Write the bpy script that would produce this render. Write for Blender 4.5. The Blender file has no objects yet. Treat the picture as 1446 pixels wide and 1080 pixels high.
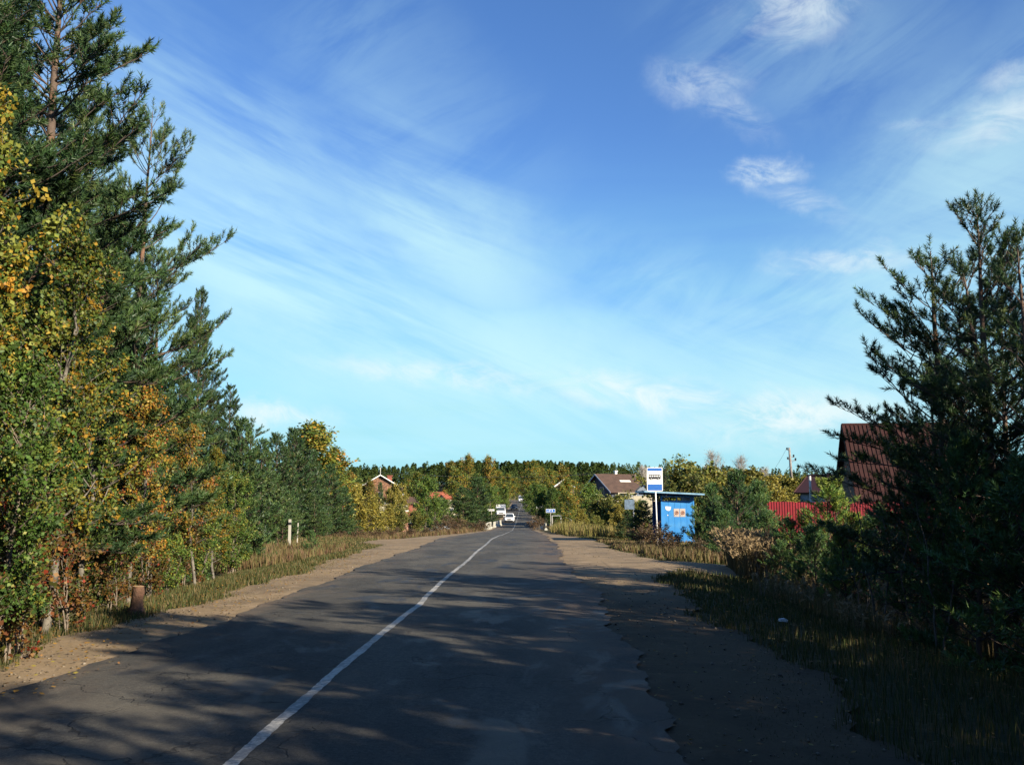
import bpy, math, random
import numpy as np
from mathutils import Vector, Matrix

S = bpy.context.scene
COL = S.collection
R = math.radians

# ------------------------------------------------------------------ camera
CAM = Vector((0, 0, 1.6)); FPX = 1325.0; YAW = R(0.99); PITCH = R(6.88)
cam = bpy.data.cameras.new('camera'); camo = bpy.data.objects.new('camera', cam)
COL.objects.link(camo); S.camera = camo
cam.sensor_width = 36; cam.lens = 36 * FPX / 1446; cam.clip_end = 9000; cam.clip_start = .05
camo.location = CAM; camo.rotation_euler = (math.pi / 2 + PITCH, 0, YAW)
_rot = Matrix.Rotation(YAW, 3, 'Z') @ Matrix.Rotation(math.pi / 2 + PITCH, 3, 'X')

def ray(px, py):
    return (_rot @ Vector(((px - 723) / FPX, (540 - py) / FPX, -1))).normalized()

def at(px, py, Y):
    d = ray(px, py); k = Y / d.y
    return CAM.x + d.x * k, CAM.z + d.z * k

# ------------------------------------------------------------------ light
SUN_AZ = R(131); SUN_EL = R(24)
S.view_settings.view_transform = 'Standard'; S.view_settings.look = 'None'
S.view_settings.gamma = 1; S.view_settings.use_curve_mapping = False
S.view_settings.exposure = 1.35
sd = Vector((math.sin(SUN_AZ) * math.cos(SUN_EL), math.cos(SUN_AZ) * math.cos(SUN_EL), math.sin(SUN_EL)))
sun = bpy.data.lights.new('sun', 'SUN'); suno = bpy.data.objects.new('sun', sun); COL.objects.link(suno)
sun.energy = 5.0; sun.angle = R(0.53); sun.color = (1, .88, .70)
suno.rotation_euler = sd.to_track_quat('Z', 'Y').to_euler()

W = bpy.data.worlds.new('World'); S.world = W; W.use_nodes = True
nt = W.node_tree; N = nt.nodes; Lk = nt.links; bgn = N['Background']
def wn(t, **k):
    n = N.new(t)
    for a, b in k.items(): setattr(n, a, b)
    return n
def wm(op, a, b=None, c=None, clamp=False):
    n = wn('ShaderNodeMath', operation=op, use_clamp=clamp)
    for i, v in enumerate((a, b, c)):
        if v is None: continue
        if isinstance(v, (int, float)): n.inputs[i].default_value = v
        else: Lk.new(v, n.inputs[i])
    return n.outputs[0]
sk = wn('ShaderNodeTexSky', sky_type='NISHITA', sun_disc=False, sun_elevation=SUN_EL, sun_rotation=SUN_AZ)
sk.air_density = 1.0; sk.dust_density = .25; sk.ozone_density = 2.0
tint = wn('ShaderNodeMix', data_type='RGBA', blend_type='MULTIPLY'); tint.inputs[0].default_value = 1
Lk.new(sk.outputs[0], tint.inputs[6]); tint.inputs[7].default_value = (.69, 1.03, 1.50, 1)
tc = wn('ShaderNodeTexCoord'); sep = wn('ShaderNodeSeparateXYZ'); Lk.new(tc.outputs['Generated'], sep.inputs[0])
az = wm('ARCTAN2', sep.outputs[0], sep.outputs[1]); el = wm('ARCSINE', sep.outputs[2])
ae = wn('ShaderNodeCombineXYZ'); Lk.new(az, ae.inputs[0]); Lk.new(el, ae.inputs[1])

def wnoise(scale, detail, rough, sx=1, sy=1, rot=0, loc=(0, 0, 0), dist=0):
    mp = wn('ShaderNodeMapping'); Lk.new(ae.outputs[0], mp.inputs[0])
    # rotate first, then stretch: two mapping nodes
    mp.inputs['Rotation'].default_value = (0, 0, rot)
    m2 = wn('ShaderNodeMapping'); Lk.new(mp.outputs[0], m2.inputs[0])
    m2.inputs['Scale'].default_value = (sx, sy, 1); m2.inputs['Location'].default_value = loc
    n = wn('ShaderNodeTexNoise'); Lk.new(m2.outputs[0], n.inputs['Vector'])
    n.inputs['Scale'].default_value = scale; n.inputs['Detail'].default_value = detail
    n.inputs['Roughness'].default_value = rough; n.inputs['Distortion'].default_value = dist
    return n.outputs[0]

def ramp(v, a, b, lo=0, hi=1, smooth=True):
    n = wn('ShaderNodeMapRange'); n.interpolation_type = 'SMOOTHSTEP' if smooth else 'LINEAR'
    Lk.new(v, n.inputs[0])
    for i, q in enumerate((a, b, lo, hi)): n.inputs[i + 1].default_value = q
    return n.outputs[0]

def blob(px, py, wx, wy, rot, warp=.0):
    """soft elliptical patch of cloud in the direction of a photo pixel; sizes in pixels"""
    d = ray(px, py); a0 = math.atan2(d.x, d.y); e0 = math.asin(d.z)
    sub = wn('ShaderNodeVectorMath', operation='SUBTRACT'); Lk.new(AE, sub.inputs[0]); sub.inputs[1].default_value = (a0, e0, 0)
    m1 = wn('ShaderNodeMapping'); Lk.new(sub.outputs[0], m1.inputs[0]); m1.inputs['Rotation'].default_value = (0, 0, R(rot))
    m2 = wn('ShaderNodeMapping'); Lk.new(m1.outputs[0], m2.inputs[0])
    m2.inputs['Scale'].default_value = (FPX / wx, FPX / wy, 1)
    ln = wn('ShaderNodeVectorMath', operation='LENGTH'); Lk.new(m2.outputs[0], ln.inputs[0])
    return ramp(ln.outputs['Value'], 1.0, 0.0)

# warp the lookup a little so the patches have ragged edges
wv = wn('ShaderNodeTexNoise'); Lk.new(ae.outputs[0], wv.inputs['Vector']); wv.inputs['Scale'].default_value = 14
wv.inputs['Detail'].default_value = 6; wv.inputs['Roughness'].default_value = .62
ws = wn('ShaderNodeVectorMath', operation='MULTIPLY_ADD'); Lk.new(wv.outputs['Color'], ws.inputs[0])
ws.inputs[1].default_value = (.075, .05, 0); ws.inputs[2].default_value = (-.037, -.025, 0)
wa = wn('ShaderNodeVectorMath', operation='ADD'); Lk.new(ae.outputs[0], wa.inputs[0]); Lk.new(ws.outputs[0], wa.inputs[1])
AE = wa.outputs[0]
streak = wnoise(3.2, 7, .56, .8, 3.6, R(22), (3, 1, 0), .5)
streak2 = wnoise(6.0, 9, .62, .7, 2.6, R(-28), (7, 4, 0), .8)
fine = wnoise(16, 8, .66, .8, 1.8, R(8), (1, 9, 0), 1.0)
low = wnoise(5, 6, .55, .5, 4.5, 0, (2, 2, 0), .3)
def patch(items, noise, a, b):
    tot = None
    for it in items:
        v = wm('MULTIPLY', blob(*it[:5]), it[5])
        tot = v if tot is None else wm('MAXIMUM', tot, v)
    return wm('MULTIPLY', tot, ramp(noise, a, b))
streak = wm('ADD', wm('MULTIPLY', streak, .76), wm('MULTIPLY', wnoise(7.5, 9, .62, .45, 5.5, R(20), (1, 6, 0), .6), .24))
cirrus = patch([(330, 210, 430, 190, 25, .55), (700, 610, 900, 90, 0, .5), (420, 400, 600, 200, 22, .9), (700, 520, 760, 190, 8, .85), (150, 300, 440, 250, 20, .65), (1150, 560, 740, 190, -8, .7),
                (620, 330, 360, 150, 38, .75), (1380, 330, 300, 240, -35, .5)], streak, .30, .60)
veil = patch([(1150, 60, 330, 170, 10, .22), (1400, 220, 330, 200, -30, .34), (560, 120, 420, 170, 35, .16), (1240, 400, 330, 110, -5, .45),
              (1000, 430, 380, 110, 20, .3)], streak2, .32, .62)
wisps = patch([(1125, 22, 130, 56, 5, .62), (985, 112, 105, 42, 8, .48), (1025, 150, 120, 34, 35, .35), (1090, 243, 66, 28, 3, .8), (1130, 280, 110, 26, 24, .42),
               (1425, 165, 140, 44, -3, .62), (1440, 105, 70, 20, -5, .45), (1190, 372, 130, 26, 3, .75), (905, 556, 190, 44, 8, 1.0),
               (1110, 590, 210, 54, -2, 1.0), (395, 582, 100, 34, 4, 1.0), (620, 528, 240, 32, 5, .8), (1300, 172, 70, 14, 0, .3)], fine, .30, .66)
hb = wm('MULTIPLY', ramp(el, .40, .02), ramp(low, .30, .72, .50, .92))
m = wm('SUBTRACT', 1, cirrus, clamp=True)
for q in (veil,):
    m = wm('MULTIPLY', m, wm('SUBTRACT', 1, q, clamp=True))
cm = wm('SUBTRACT', 1, m, clamp=True)
mixh = wn('ShaderNodeMix', data_type='RGBA'); Lk.new(hb, mixh.inputs[0]); Lk.new(tint.outputs[2], mixh.inputs[6])
mixh.inputs[7].default_value = (2.6, 5.9, 6.9, 1)
mixc = wn('ShaderNodeMix', data_type='RGBA'); Lk.new(cm, mixc.inputs[0]); Lk.new(mixh.outputs[2], mixc.inputs[6])
mixc.inputs[7].default_value = (4.9, 7.5, 7.8, 1)
mixw = wn('ShaderNodeMix', data_type='RGBA'); Lk.new(wisps, mixw.inputs[0]); Lk.new(mixc.outputs[2], mixw.inputs[6]); mixw.inputs[7].default_value = (6.9, 7.8, 7.9, 1)
Lk.new(mixw.outputs[2], bgn.inputs[0]); bgn.inputs[1].default_value = .05

# ------------------------------------------------------------------ helpers
rnd = random.Random(5)
def tag(o, label=None, cat=None, group=None, kind=None):
    if label: o['label'] = label
    if cat: o['category'] = cat
    if group: o['group'] = group
    if kind: o['kind'] = kind
    return o

def empty(name, loc, rz=0, label=None, cat=None, group=None):
    o = bpy.data.objects.new(name, None); COL.objects.link(o); o.empty_display_size = .3
    o.location = loc; o.rotation_euler = (0, 0, rz)
    return tag(o, label, cat, group)

def mesh_np(name, verts, faces_list, mats, mat_idx=None, colors=None, smooth=False):
    """faces_list: list of int arrays (n,k).  colors: list of (n,3) per array"""
    me = bpy.data.meshes.new(name)
    verts = np.asarray(verts, dtype=np.float32).reshape(-1, 3)
    tot = np.concatenate([np.full(len(f), f.shape[1], dtype=np.int32) for f in faces_list])
    loops = np.concatenate([f.reshape(-1) for f in faces_list]).astype(np.int32)
    starts = np.concatenate([[0], np.cumsum(tot)[:-1]]).astype(np.int32)
    me.vertices.add(len(verts)); me.vertices.foreach_set('co', verts.reshape(-1))
    me.loops.add(len(loops)); me.loops.foreach_set('vertex_index', loops)
    me.polygons.add(len(tot)); me.polygons.foreach_set('loop_start', starts)
    for mt in mats: me.materials.append(mt)
    if mat_idx is not None:
        me.polygons.foreach_set('material_index', np.concatenate(mat_idx).astype(np.int32))
    if smooth: me.polygons.foreach_set('use_smooth', np.ones(len(tot), dtype=bool))
    me.update(calc_edges=True)
    if colors is not None:
        at_ = me.attributes.new('tone', 'FLOAT_COLOR', 'FACE')
        c = np.concatenate(colors); c = np.concatenate([c, np.ones((len(c), 1))], axis=1).astype(np.float32)
        at_.data.foreach_set('color', c.reshape(-1))
    return me

def link(name, me, parent=None, loc=None):
    o = bpy.data.objects.new(name, me); COL.objects.link(o)
    if parent: o.parent = parent
    if loc: o.location = loc
    return o

class MB:
    def __init__(s): s.v = []; s.f = []; s.m = []
    def add(s, vs, fs, m=0):
        b = len(s.v); s.v += [tuple(v) for v in vs]
        s.f += [tuple(b + i for i in f) for f in fs]; s.m += [m] * len(fs); return s
    def box(s, x0, x1, y0, y1, z0, z1, m=0, rz=0, c=None):
        vs = [(x, y, z) for z in (z0, z1) for y in (y0, y1) for x in (x0, x1)]
        if rz:
            cx, cy = c or ((x0 + x1) / 2, (y0 + y1) / 2); ca, sa = math.cos(rz), math.sin(rz)
            vs = [(cx + (x - cx) * ca - (y - cy) * sa, cy + (x - cx) * sa + (y - cy) * ca, z) for x, y, z in vs]
        return s.add(vs, [(0, 2, 3, 1), (4, 5, 7, 6), (0, 1, 5, 4), (2, 6, 7, 3), (0, 4, 6, 2), (1, 3, 7, 5)], m)
    def prism(s, poly, axis, a0, a1, m=0):
        """poly in the plane normal to axis; extruded a0..a1"""
        n = len(poly)
        def P(u, v, w): return {'x': (w, u, v), 'y': (u, w, v), 'z': (u, v, w)}[axis]
        vs = [P(u, v, a0) for u, v in poly] + [P(u, v, a1) for u, v in poly]
        fs = [tuple(range(n))[::-1], tuple(range(n, 2 * n))] + [(i, (i + 1) % n, n + (i + 1) % n, n + i) for i in range(n)]
        return s.add(vs, fs, m)
    def tube(s, pts, rad, sides=8, m=0, cap=True):
        pts = [Vector(p) for p in pts]
        if isinstance(rad, (int, float)): rad = [rad] * len(pts)
        b = []
        for i, p in enumerate(pts):
            d = (pts[min(i + 1, len(pts) - 1)] - pts[max(i - 1, 0)]).normalized()
            a = d.orthogonal().normalized() if i == 0 else (pa - d * pa.dot(d)).normalized()
            pa = a; c = d.cross(a)
            b += [p + (a * math.cos(2 * math.pi * k / sides) + c * math.sin(2 * math.pi * k / sides)) * rad[i] for k in range(sides)]
        n = len(pts); fs = [(i * sides + k, i * sides + (k + 1) % sides, (i + 1) * sides + (k + 1) % sides, (i + 1) * sides + k) for i in range(n - 1) for k in range(sides)]
        if cap: fs += [tuple(range(sides))[::-1], tuple(range((n - 1) * sides, n * sides))]
        return s.add(b, fs, m)
    def mesh(s, name, mats, smooth=False, bevel=0):
        me = bpy.data.meshes.new(name); me.from_pydata(s.v, [], s.f)
        for mt in (mats if isinstance(mats, (list, tuple)) else [mats]): me.materials.append(mt)
        me.polygons.foreach_set('material_index', s.m)
        if smooth: me.polygons.foreach_set('use_smooth', [True] * len(s.f))
        me.update(); return me
    def build(s, name, mats, parent=None, loc=None, smooth=False):
        o = link(name, s.mesh(name, mats, smooth), parent, loc); return o

# ------------------------------------------------------------------ materials
def mat(name, col, rough=.8, metal=0, spec=.4, noise=None, bump=None):
    """noise=(scale, detail, colour2, amount lo, hi); bump=(scale,strength,dist)"""
    mt = bpy.data.materials.new(name); mt.use_nodes = True; t = mt.node_tree; b = t.nodes['Principled BSDF']
    b.inputs['Base Color'].default_value = (*col, 1); b.inputs['Roughness'].default_value = rough
    b.inputs['Metallic'].default_value = metal; b.inputs['Specular IOR Level'].default_value = spec
    tcn = t.nodes.new('ShaderNodeTexCoord')
    if noise:
        n = t.nodes.new('ShaderNodeTexNoise'); n.inputs['Scale'].default_value = noise[0]; n.inputs['Detail'].default_value = noise[1]
        t.links.new(tcn.outputs['Object'], n.inputs['Vector'])
        mr = t.nodes.new('ShaderNodeMapRange'); t.links.new(n.outputs[0], mr.inputs[0]); mr.inputs[1].default_value = noise[3]; mr.inputs[2].default_value = noise[4]
        mx = t.nodes.new('ShaderNodeMix'); mx.data_type = 'RGBA'; t.links.new(mr.outputs[0], mx.inputs[0])
        mx.inputs[6].default_value = (*col, 1); mx.inputs[7].default_value = (*noise[2], 1); t.links.new(mx.outputs[2], b.inputs['Base Color'])
    if bump:
        n = t.nodes.new('ShaderNodeTexNoise'); n.inputs['Scale'].default_value = bump[0]; n.inputs['Detail'].default_value = 6
        t.links.new(tcn.outputs['Object'], n.inputs['Vector'])
        bp = t.nodes.new('ShaderNodeBump'); bp.inputs['Strength'].default_value = bump[1]; bp.inputs['Distance'].default_value = bump[2]
        t.links.new(n.outputs[0], bp.inputs['Height']); t.links.new(bp.outputs[0], b.inputs['Normal'])
    return mt

def leafmat(name, trans=.3, rough=.55, spec=.25, var=.25):
    mt = bpy.data.materials.new(name); mt.use_nodes = True; t = mt.node_tree; b = t.nodes['Principled BSDF']; out = t.nodes['Material Output']
    a = t.nodes.new('ShaderNodeAttribute'); a.attribute_name = 'tone'
    oi = t.nodes.new('ShaderNodeObjectInfo'); hs = t.nodes.new('ShaderNodeHueSaturation')
    mr = t.nodes.new('ShaderNodeMapRange'); t.links.new(oi.outputs['Random'], mr.inputs[0]); mr.inputs[3].default_value = 1 - var; mr.inputs[4].default_value = 1 + var
    mh = t.nodes.new('ShaderNodeMapRange'); t.links.new(oi.outputs['Random'], mh.inputs[0]); mh.inputs[3].default_value = .508; mh.inputs[4].default_value = .492
    t.links.new(mr.outputs[0], hs.inputs['Value']); t.links.new(mh.outputs[0], hs.inputs['Hue']); t.links.new(a.outputs['Color'], hs.inputs['Color'])
    t.links.new(hs.outputs[0], b.inputs['Base Color']); b.inputs['Roughness'].default_value = rough; b.inputs['Specular IOR Level'].default_value = spec
    tr = t.nodes.new('ShaderNodeBsdfTranslucent'); t.links.new(hs.outputs[0], tr.inputs[0])
    ms = t.nodes.new('ShaderNodeMixShader'); ms.inputs[0].default_value = trans
    t.links.new(b.outputs[0], ms.inputs[1]); t.links.new(tr.outputs[0], ms.inputs[2]); t.links.new(ms.outputs[0], out.inputs[0])
    return mt

M_leaf = leafmat('leaf', .2); M_needle = leafmat('needle', .12, .5, .3); M_grass = leafmat('grass_blade', .25, .6, .2)
M_far = leafmat('far_foliage', .05, .85, .05, .2)
M_pinebark = mat('pine_bark', (.085, .06, .045), .9, noise=(3, 6, (.17, .085, .045), .45, .72), bump=(30, .8, .02))
M_birchbark = mat('birch_bark', (.13, .115, .09), .8, noise=(7, 5, (.045, .038, .03), .42, .6), bump=(40, .4, .01))
M_twig = mat('grey_twig', (.16, .13, .10), .9, noise=(8, 4, (.09, .07, .05), .4, .6))
M_dtwig = mat('dark_pine_twig', (.055, .042, .034), .9, noise=(7, 4, (.12, .07, .04), .5, .75))
M_paletwig = mat('pale_bare_twig', (.36, .33, .30), .9, noise=(5, 4, (.25, .23, .21), .4, .6))

# ------------------------------------------------------------------ terrain
_ty = np.arange(-200, 6001, 1.0)
_cp = np.array([(-200, 2.5), (0, 0), (50, -.62), (62, -1.0), (75, -1.42), (103, -2.3), (130, -3.15), (150, -3.5), (170, -3.55), (190, -3.3), (215, -2.9), (250, -2.05), (290, -1.2),
                (330, -.6), (350, -.3), (400, .6), (450, 2), (600, 7), (800, 9), (1500, 10), (6000, 10)])
_tz = np.interp(_ty, _cp[:, 0], _cp[:, 1]); _k = np.exp(-np.linspace(-3, 3, 25) ** 2 / 2); _k /= _k.sum()
_tz = np.convolve(np.pad(_tz, 12, mode='edge'), _k, mode='valid')
def zr(y): return np.interp(y, _ty, _tz)
_cx = np.array([(-200, -1.84), (70, -1.84), (103, -2.05), (150, -2.35), (200, -2.3), (250, -2.3), (300, -2.0), (330, -2.6), (350, -5), (380, -13), (420, -32), (500, -80)])
_cxs = np.interp(_ty, _cx[:, 0], _cx[:, 1]); _cxs = np.convolve(np.pad(_cxs, 12, mode='edge'), _k, mode='valid')
def xc(y): return np.interp(y, _ty, _cxs)
def sstep(a, b, x): t = np.clip((x - a) / (b - a), 0, 1); return t * t * (3 - 2 * t)
_rs = np.random.RandomState(3)
_wave = [(_rs.uniform(.05, .6), _rs.uniform(0, 6.28), _rs.uniform(0, 6.28)) for _ in range(14)]
def vnoise(x, y, sc=1.0):
    r = 0
    for k, a, p in _wave: r = r + np.sin((x * math.cos(a) + y * math.sin(a)) * k * 6 * sc + p)
    return r / 5.0
def H(x, y):
    x = np.asarray(x, float); y = np.asarray(y, float)
    s = x - xc(y); z = zr(y)
    dr = np.where(y < 24, .65, np.where(y < 62, .22, .7))
    dr = np.interp(y, [0, 21, 27, 58, 75, 400], [.65, .65, .2, .25, .7, .4])
    z = z - dr * sstep(4.9, 9.5, s) - .35 * sstep(4.4, 7, -s) * np.interp(y, [38, 42, 50, 54], [1, .1, .1, 1])
    z = z + .05 * vnoise(x, y, .35) * sstep(4.6, 7, np.abs(s)) + .35 * vnoise(x, y, .03) * sstep(12, 60, np.abs(s))
    z = z + 3.5 * np.exp(-((x - 10) / 120) ** 2) * sstep(380, 620, y) - 3 * sstep(40, 160, x) * sstep(300, 600, y)
    z = z - .15 * (1 - sstep(0, 1.2, np.abs(s) - 2.9)) * 0
    return z

def axis(stops):
    out = [stops[0][0]]
    for (a, b, st) in [(stops[i][0], stops[i + 1][0], stops[i][1]) for i in range(len(stops) - 1)]:
        n = max(1, int(round((b - a) / st))); out += list(np.linspace(a, b, n + 1)[1:])
    return np.array(out)
def gridmesh(name, X, Y, Z, mt, smooth=True):
    ny, nx = X.shape; v = np.stack([X, Y, Z], -1).reshape(-1, 3)
    i = np.arange(ny - 1)[:, None] * nx + np.arange(nx - 1)[None]; f = np.stack([i, i + 1, i + nx + 1, i + nx], -1).reshape(-1, 4)
    return mesh_np(name, v, [f], [mt], smooth=smooth)

def groundmat(name, cols, scales, bump=.3, bscale=12, rough=.95, spec=.15):
    """layered noise between several earth colours, world position driven"""
    mt = bpy.data.materials.new(name); mt.use_nodes = True; t = mt.node_tree; b = t.nodes['Principled BSDF']; g = t.nodes.new('ShaderNodeNewGeometry')
    cur = None
    for i, (c, sc) in enumerate(zip(cols[1:], scales)):
        n = t.nodes.new('ShaderNodeTexNoise'); t.links.new(g.outputs['Position'], n.inputs['Vector']); n.inputs['Scale'].default_value = sc[0]
        n.inputs['Detail'].default_value = 8; n.inputs['Roughness'].default_value = .62; n.inputs['Distortion'].default_value = .4
        mr = t.nodes.new('ShaderNodeMapRange'); mr.interpolation_type = 'SMOOTHSTEP'; t.links.new(n.outputs[0], mr.inputs[0]); mr.inputs[1].default_value = sc[1]; mr.inputs[2].default_value = sc[2]
        mx = t.nodes.new('ShaderNodeMix'); mx.data_type = 'RGBA'; t.links.new(mr.outputs[0], mx.inputs[0])
        if cur is None: mx.inputs[6].default_value = (*cols[0], 1)
        else: t.links.new(cur, mx.inputs[6])
        mx.inputs[7].default_value = (*c, 1); cur = mx.outputs[2]
    t.links.new(cur, b.inputs['Base Color']); b.inputs['Roughness'].default_value = rough; b.inputs['Specular IOR Level'].default_value = spec
    n = t.nodes.new('ShaderNodeTexNoise'); t.links.new(g.outputs['Position'], n.inputs['Vector']); n.inputs['Scale'].default_value = bscale; n.inputs['Detail'].default_value = 9; n.inputs['Roughness'].default_value = .7
    bp = t.nodes.new('ShaderNodeBump'); bp.inputs['Strength'].default_value = bump; bp.inputs['Distance'].default_value = .06
    t.links.new(n.outputs[0], bp.inputs['Height']); t.links.new(bp.outputs[0], b.inputs['Normal'])
    return mt
M_soil = groundmat('meadow_soil', [(.035, .035, .014), (.08, .06, .026), (.024, .03, .010), (.11, .085, .038)], [(1.2, .45, .6), (.35, .45, .65), (3.5, .56, .75)], .8, 6)
def damp_shade(mt, y0, y1, k):  # near dirt: wetter brown soil, darkened further with tree shade in the colour
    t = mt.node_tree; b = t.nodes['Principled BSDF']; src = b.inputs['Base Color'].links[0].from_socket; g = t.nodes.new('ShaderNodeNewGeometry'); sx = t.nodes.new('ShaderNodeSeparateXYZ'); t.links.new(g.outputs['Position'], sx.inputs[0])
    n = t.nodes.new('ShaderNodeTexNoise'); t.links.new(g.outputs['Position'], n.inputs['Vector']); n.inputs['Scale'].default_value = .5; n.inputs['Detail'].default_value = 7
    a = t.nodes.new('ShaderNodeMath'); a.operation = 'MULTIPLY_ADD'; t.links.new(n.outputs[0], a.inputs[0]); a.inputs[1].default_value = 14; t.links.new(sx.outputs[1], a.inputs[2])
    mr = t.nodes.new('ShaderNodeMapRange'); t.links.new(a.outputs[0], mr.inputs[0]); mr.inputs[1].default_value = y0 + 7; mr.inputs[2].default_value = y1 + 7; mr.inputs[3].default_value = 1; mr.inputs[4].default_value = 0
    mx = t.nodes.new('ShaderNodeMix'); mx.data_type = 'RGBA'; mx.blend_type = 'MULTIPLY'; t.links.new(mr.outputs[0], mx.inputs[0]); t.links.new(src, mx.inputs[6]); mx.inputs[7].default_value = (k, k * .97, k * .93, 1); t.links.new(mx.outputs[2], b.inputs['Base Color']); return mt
M_sand = groundmat('sandy_dirt', [(.215, .156, .090), (.15, .112, .07), (.27, .20, .125), (.085, .065, .047)], [(.7, .42, .62), (2.2, .5, .7), (26, .56, .72)], .22, 9)

xs = np.concatenate([-axis([(0, .5), (13, 1.2), (30, 3), (80, 12), (300, 60), (2500, 200)])[::-1][:-1], axis([(0, .5), (13, 1.2), (30, 3), (80, 12), (300, 60), (2500, 200)])])
ys = axis([(-60, 2.5), (-5, .6), (70, 1.5), (180, 4), (420, 12), (800, 60), (5000, 300)])
GX, GY = np.meshgrid(xs, ys)
tag(link('ground', gridmesh('ground', GX, GY, H(GX, GY) - .03, M_soil)), 'uneven autumn meadow ground on both sides of the road', kind='structure')

def noisy(y, seed, amp, sc=1.0):
    r = np.random.RandomState(seed); v = 0
    for f in (.15, .4, .9, 2.1, 4.7, 11): v = v + np.sin(y * f * sc * 2 + r.uniform(0, 6.28)) / (1 + f) ** .8 * r.uniform(.6, 1)
    return v * amp
def sheet(name, yl, lf, rf, dz, nx, mt, label, crown=0):
    Y = np.asarray(yl)[:, None] * np.ones(nx)[None]; t = np.linspace(0, 1, nx)[None]
    X = lf(yl)[:, None] * (1 - t) + rf(yl)[:, None] * t
    Z = H(X, Y) + dz + crown * (1 - (2 * t - 1) ** 2)
    return tag(link(name, gridmesh(name, X, Y, Z, mt)), label, kind='structure')
yn = axis([(-30, 1), (3, .12), (40, .4), (90, 1.5), (250, 4), (430, 5)])
# asphalt edges
REDGE = lambda y: xc(y) + np.interp(y, [0, 100, 150, 400], [2.99, 2.95, 3.05, 3.0]) + noisy(y, 1, .13) * np.interp(y, [0, 60, 120], [1, 1, .3])
LEDGE = lambda y: xc(y) - np.interp(y, [0, 40, 60, 100, 150, 400], [2.5, 2.6, 2.85, 3.0, 3.0, 3.0]) + noisy(y, 2, .10) * np.interp(y, [0, 60, 120], [1, 1, .3])
RS = lambda y: np.interp(y, [-30, 7, 12, 20, 22.5, 26, 34, 44, 56, 66, 80, 430], [2.4, 2.45, 2.75, 3.0, 3.15, 4.2, 3.6, 3.3, 3.1, 2.4, 1.9, 1.5]) - 1.84 + 1.84 + noisy(y, 4, .22)
LS = lambda y: np.interp(y, [-30, 5, 9.5, 19, 36, 41, 44, 52, 56, 70, 430], [-5.1, -5.2, -5.35, -5.8, -6.1, -6.6, -8.0, -8.0, -6.8, -5.9, -5.6]) + noisy(y, 5, .2)
sheet('dirt_shoulder', yn, LS, lambda y: LEDGE(y) + .25, .006, 14, M_sand, 'sandy dirt shoulder along the left edge of the asphalt')
M_soilR = damp_shade(groundmat('damp_shade_dirt', [(.215, .156, .090), (.15, .112, .07), (.27, .20, .125), (.085, .065, .047)], [(.7, .42, .62), (2.2, .5, .7), (26, .56, .72)], .25, 9), 16, 25, .30)
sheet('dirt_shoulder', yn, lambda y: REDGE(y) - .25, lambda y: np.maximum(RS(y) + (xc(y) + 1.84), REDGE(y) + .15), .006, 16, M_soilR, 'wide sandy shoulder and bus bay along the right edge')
# side tracks (crossing direction): parametrised along x
def track(name, xlist, y0f, y1f, label):
    xl = np.asarray(xlist); nt_ = 10; t = np.linspace(0, 1, nt_)[None]
    Y = y0f(xl)[:, None] * (1 - t) + y1f(xl)[:, None] * t; X = xl[:, None] * np.ones(nt_)[None]
    v = np.stack([X, Y, H(X, Y) + .011], -1)[::-1]
    return tag(link(name, gridmesh(name, v[..., 0], v[..., 1], v[..., 2], M_sand)), label, kind='structure')
track('dirt_track', np.arange(-26, -5.6, .3), lambda x: 42.5 + noisy(x, 8, .3) + (x + 6) * -.06, lambda x: 50.5 + noisy(x, 9, .4) - (x + 6) * .1, 'sandy side track leaving the road to the left')
track('dirt_track', np.arange(2.2, 15, .25), lambda x: 24.2 + noisy(x, 10, .2) + (x - 3) * .25, lambda x: 28.8 + noisy(x, 11, .25) + (x - 3) * .12, 'sandy side track leaving the bus bay to the right')

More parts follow.
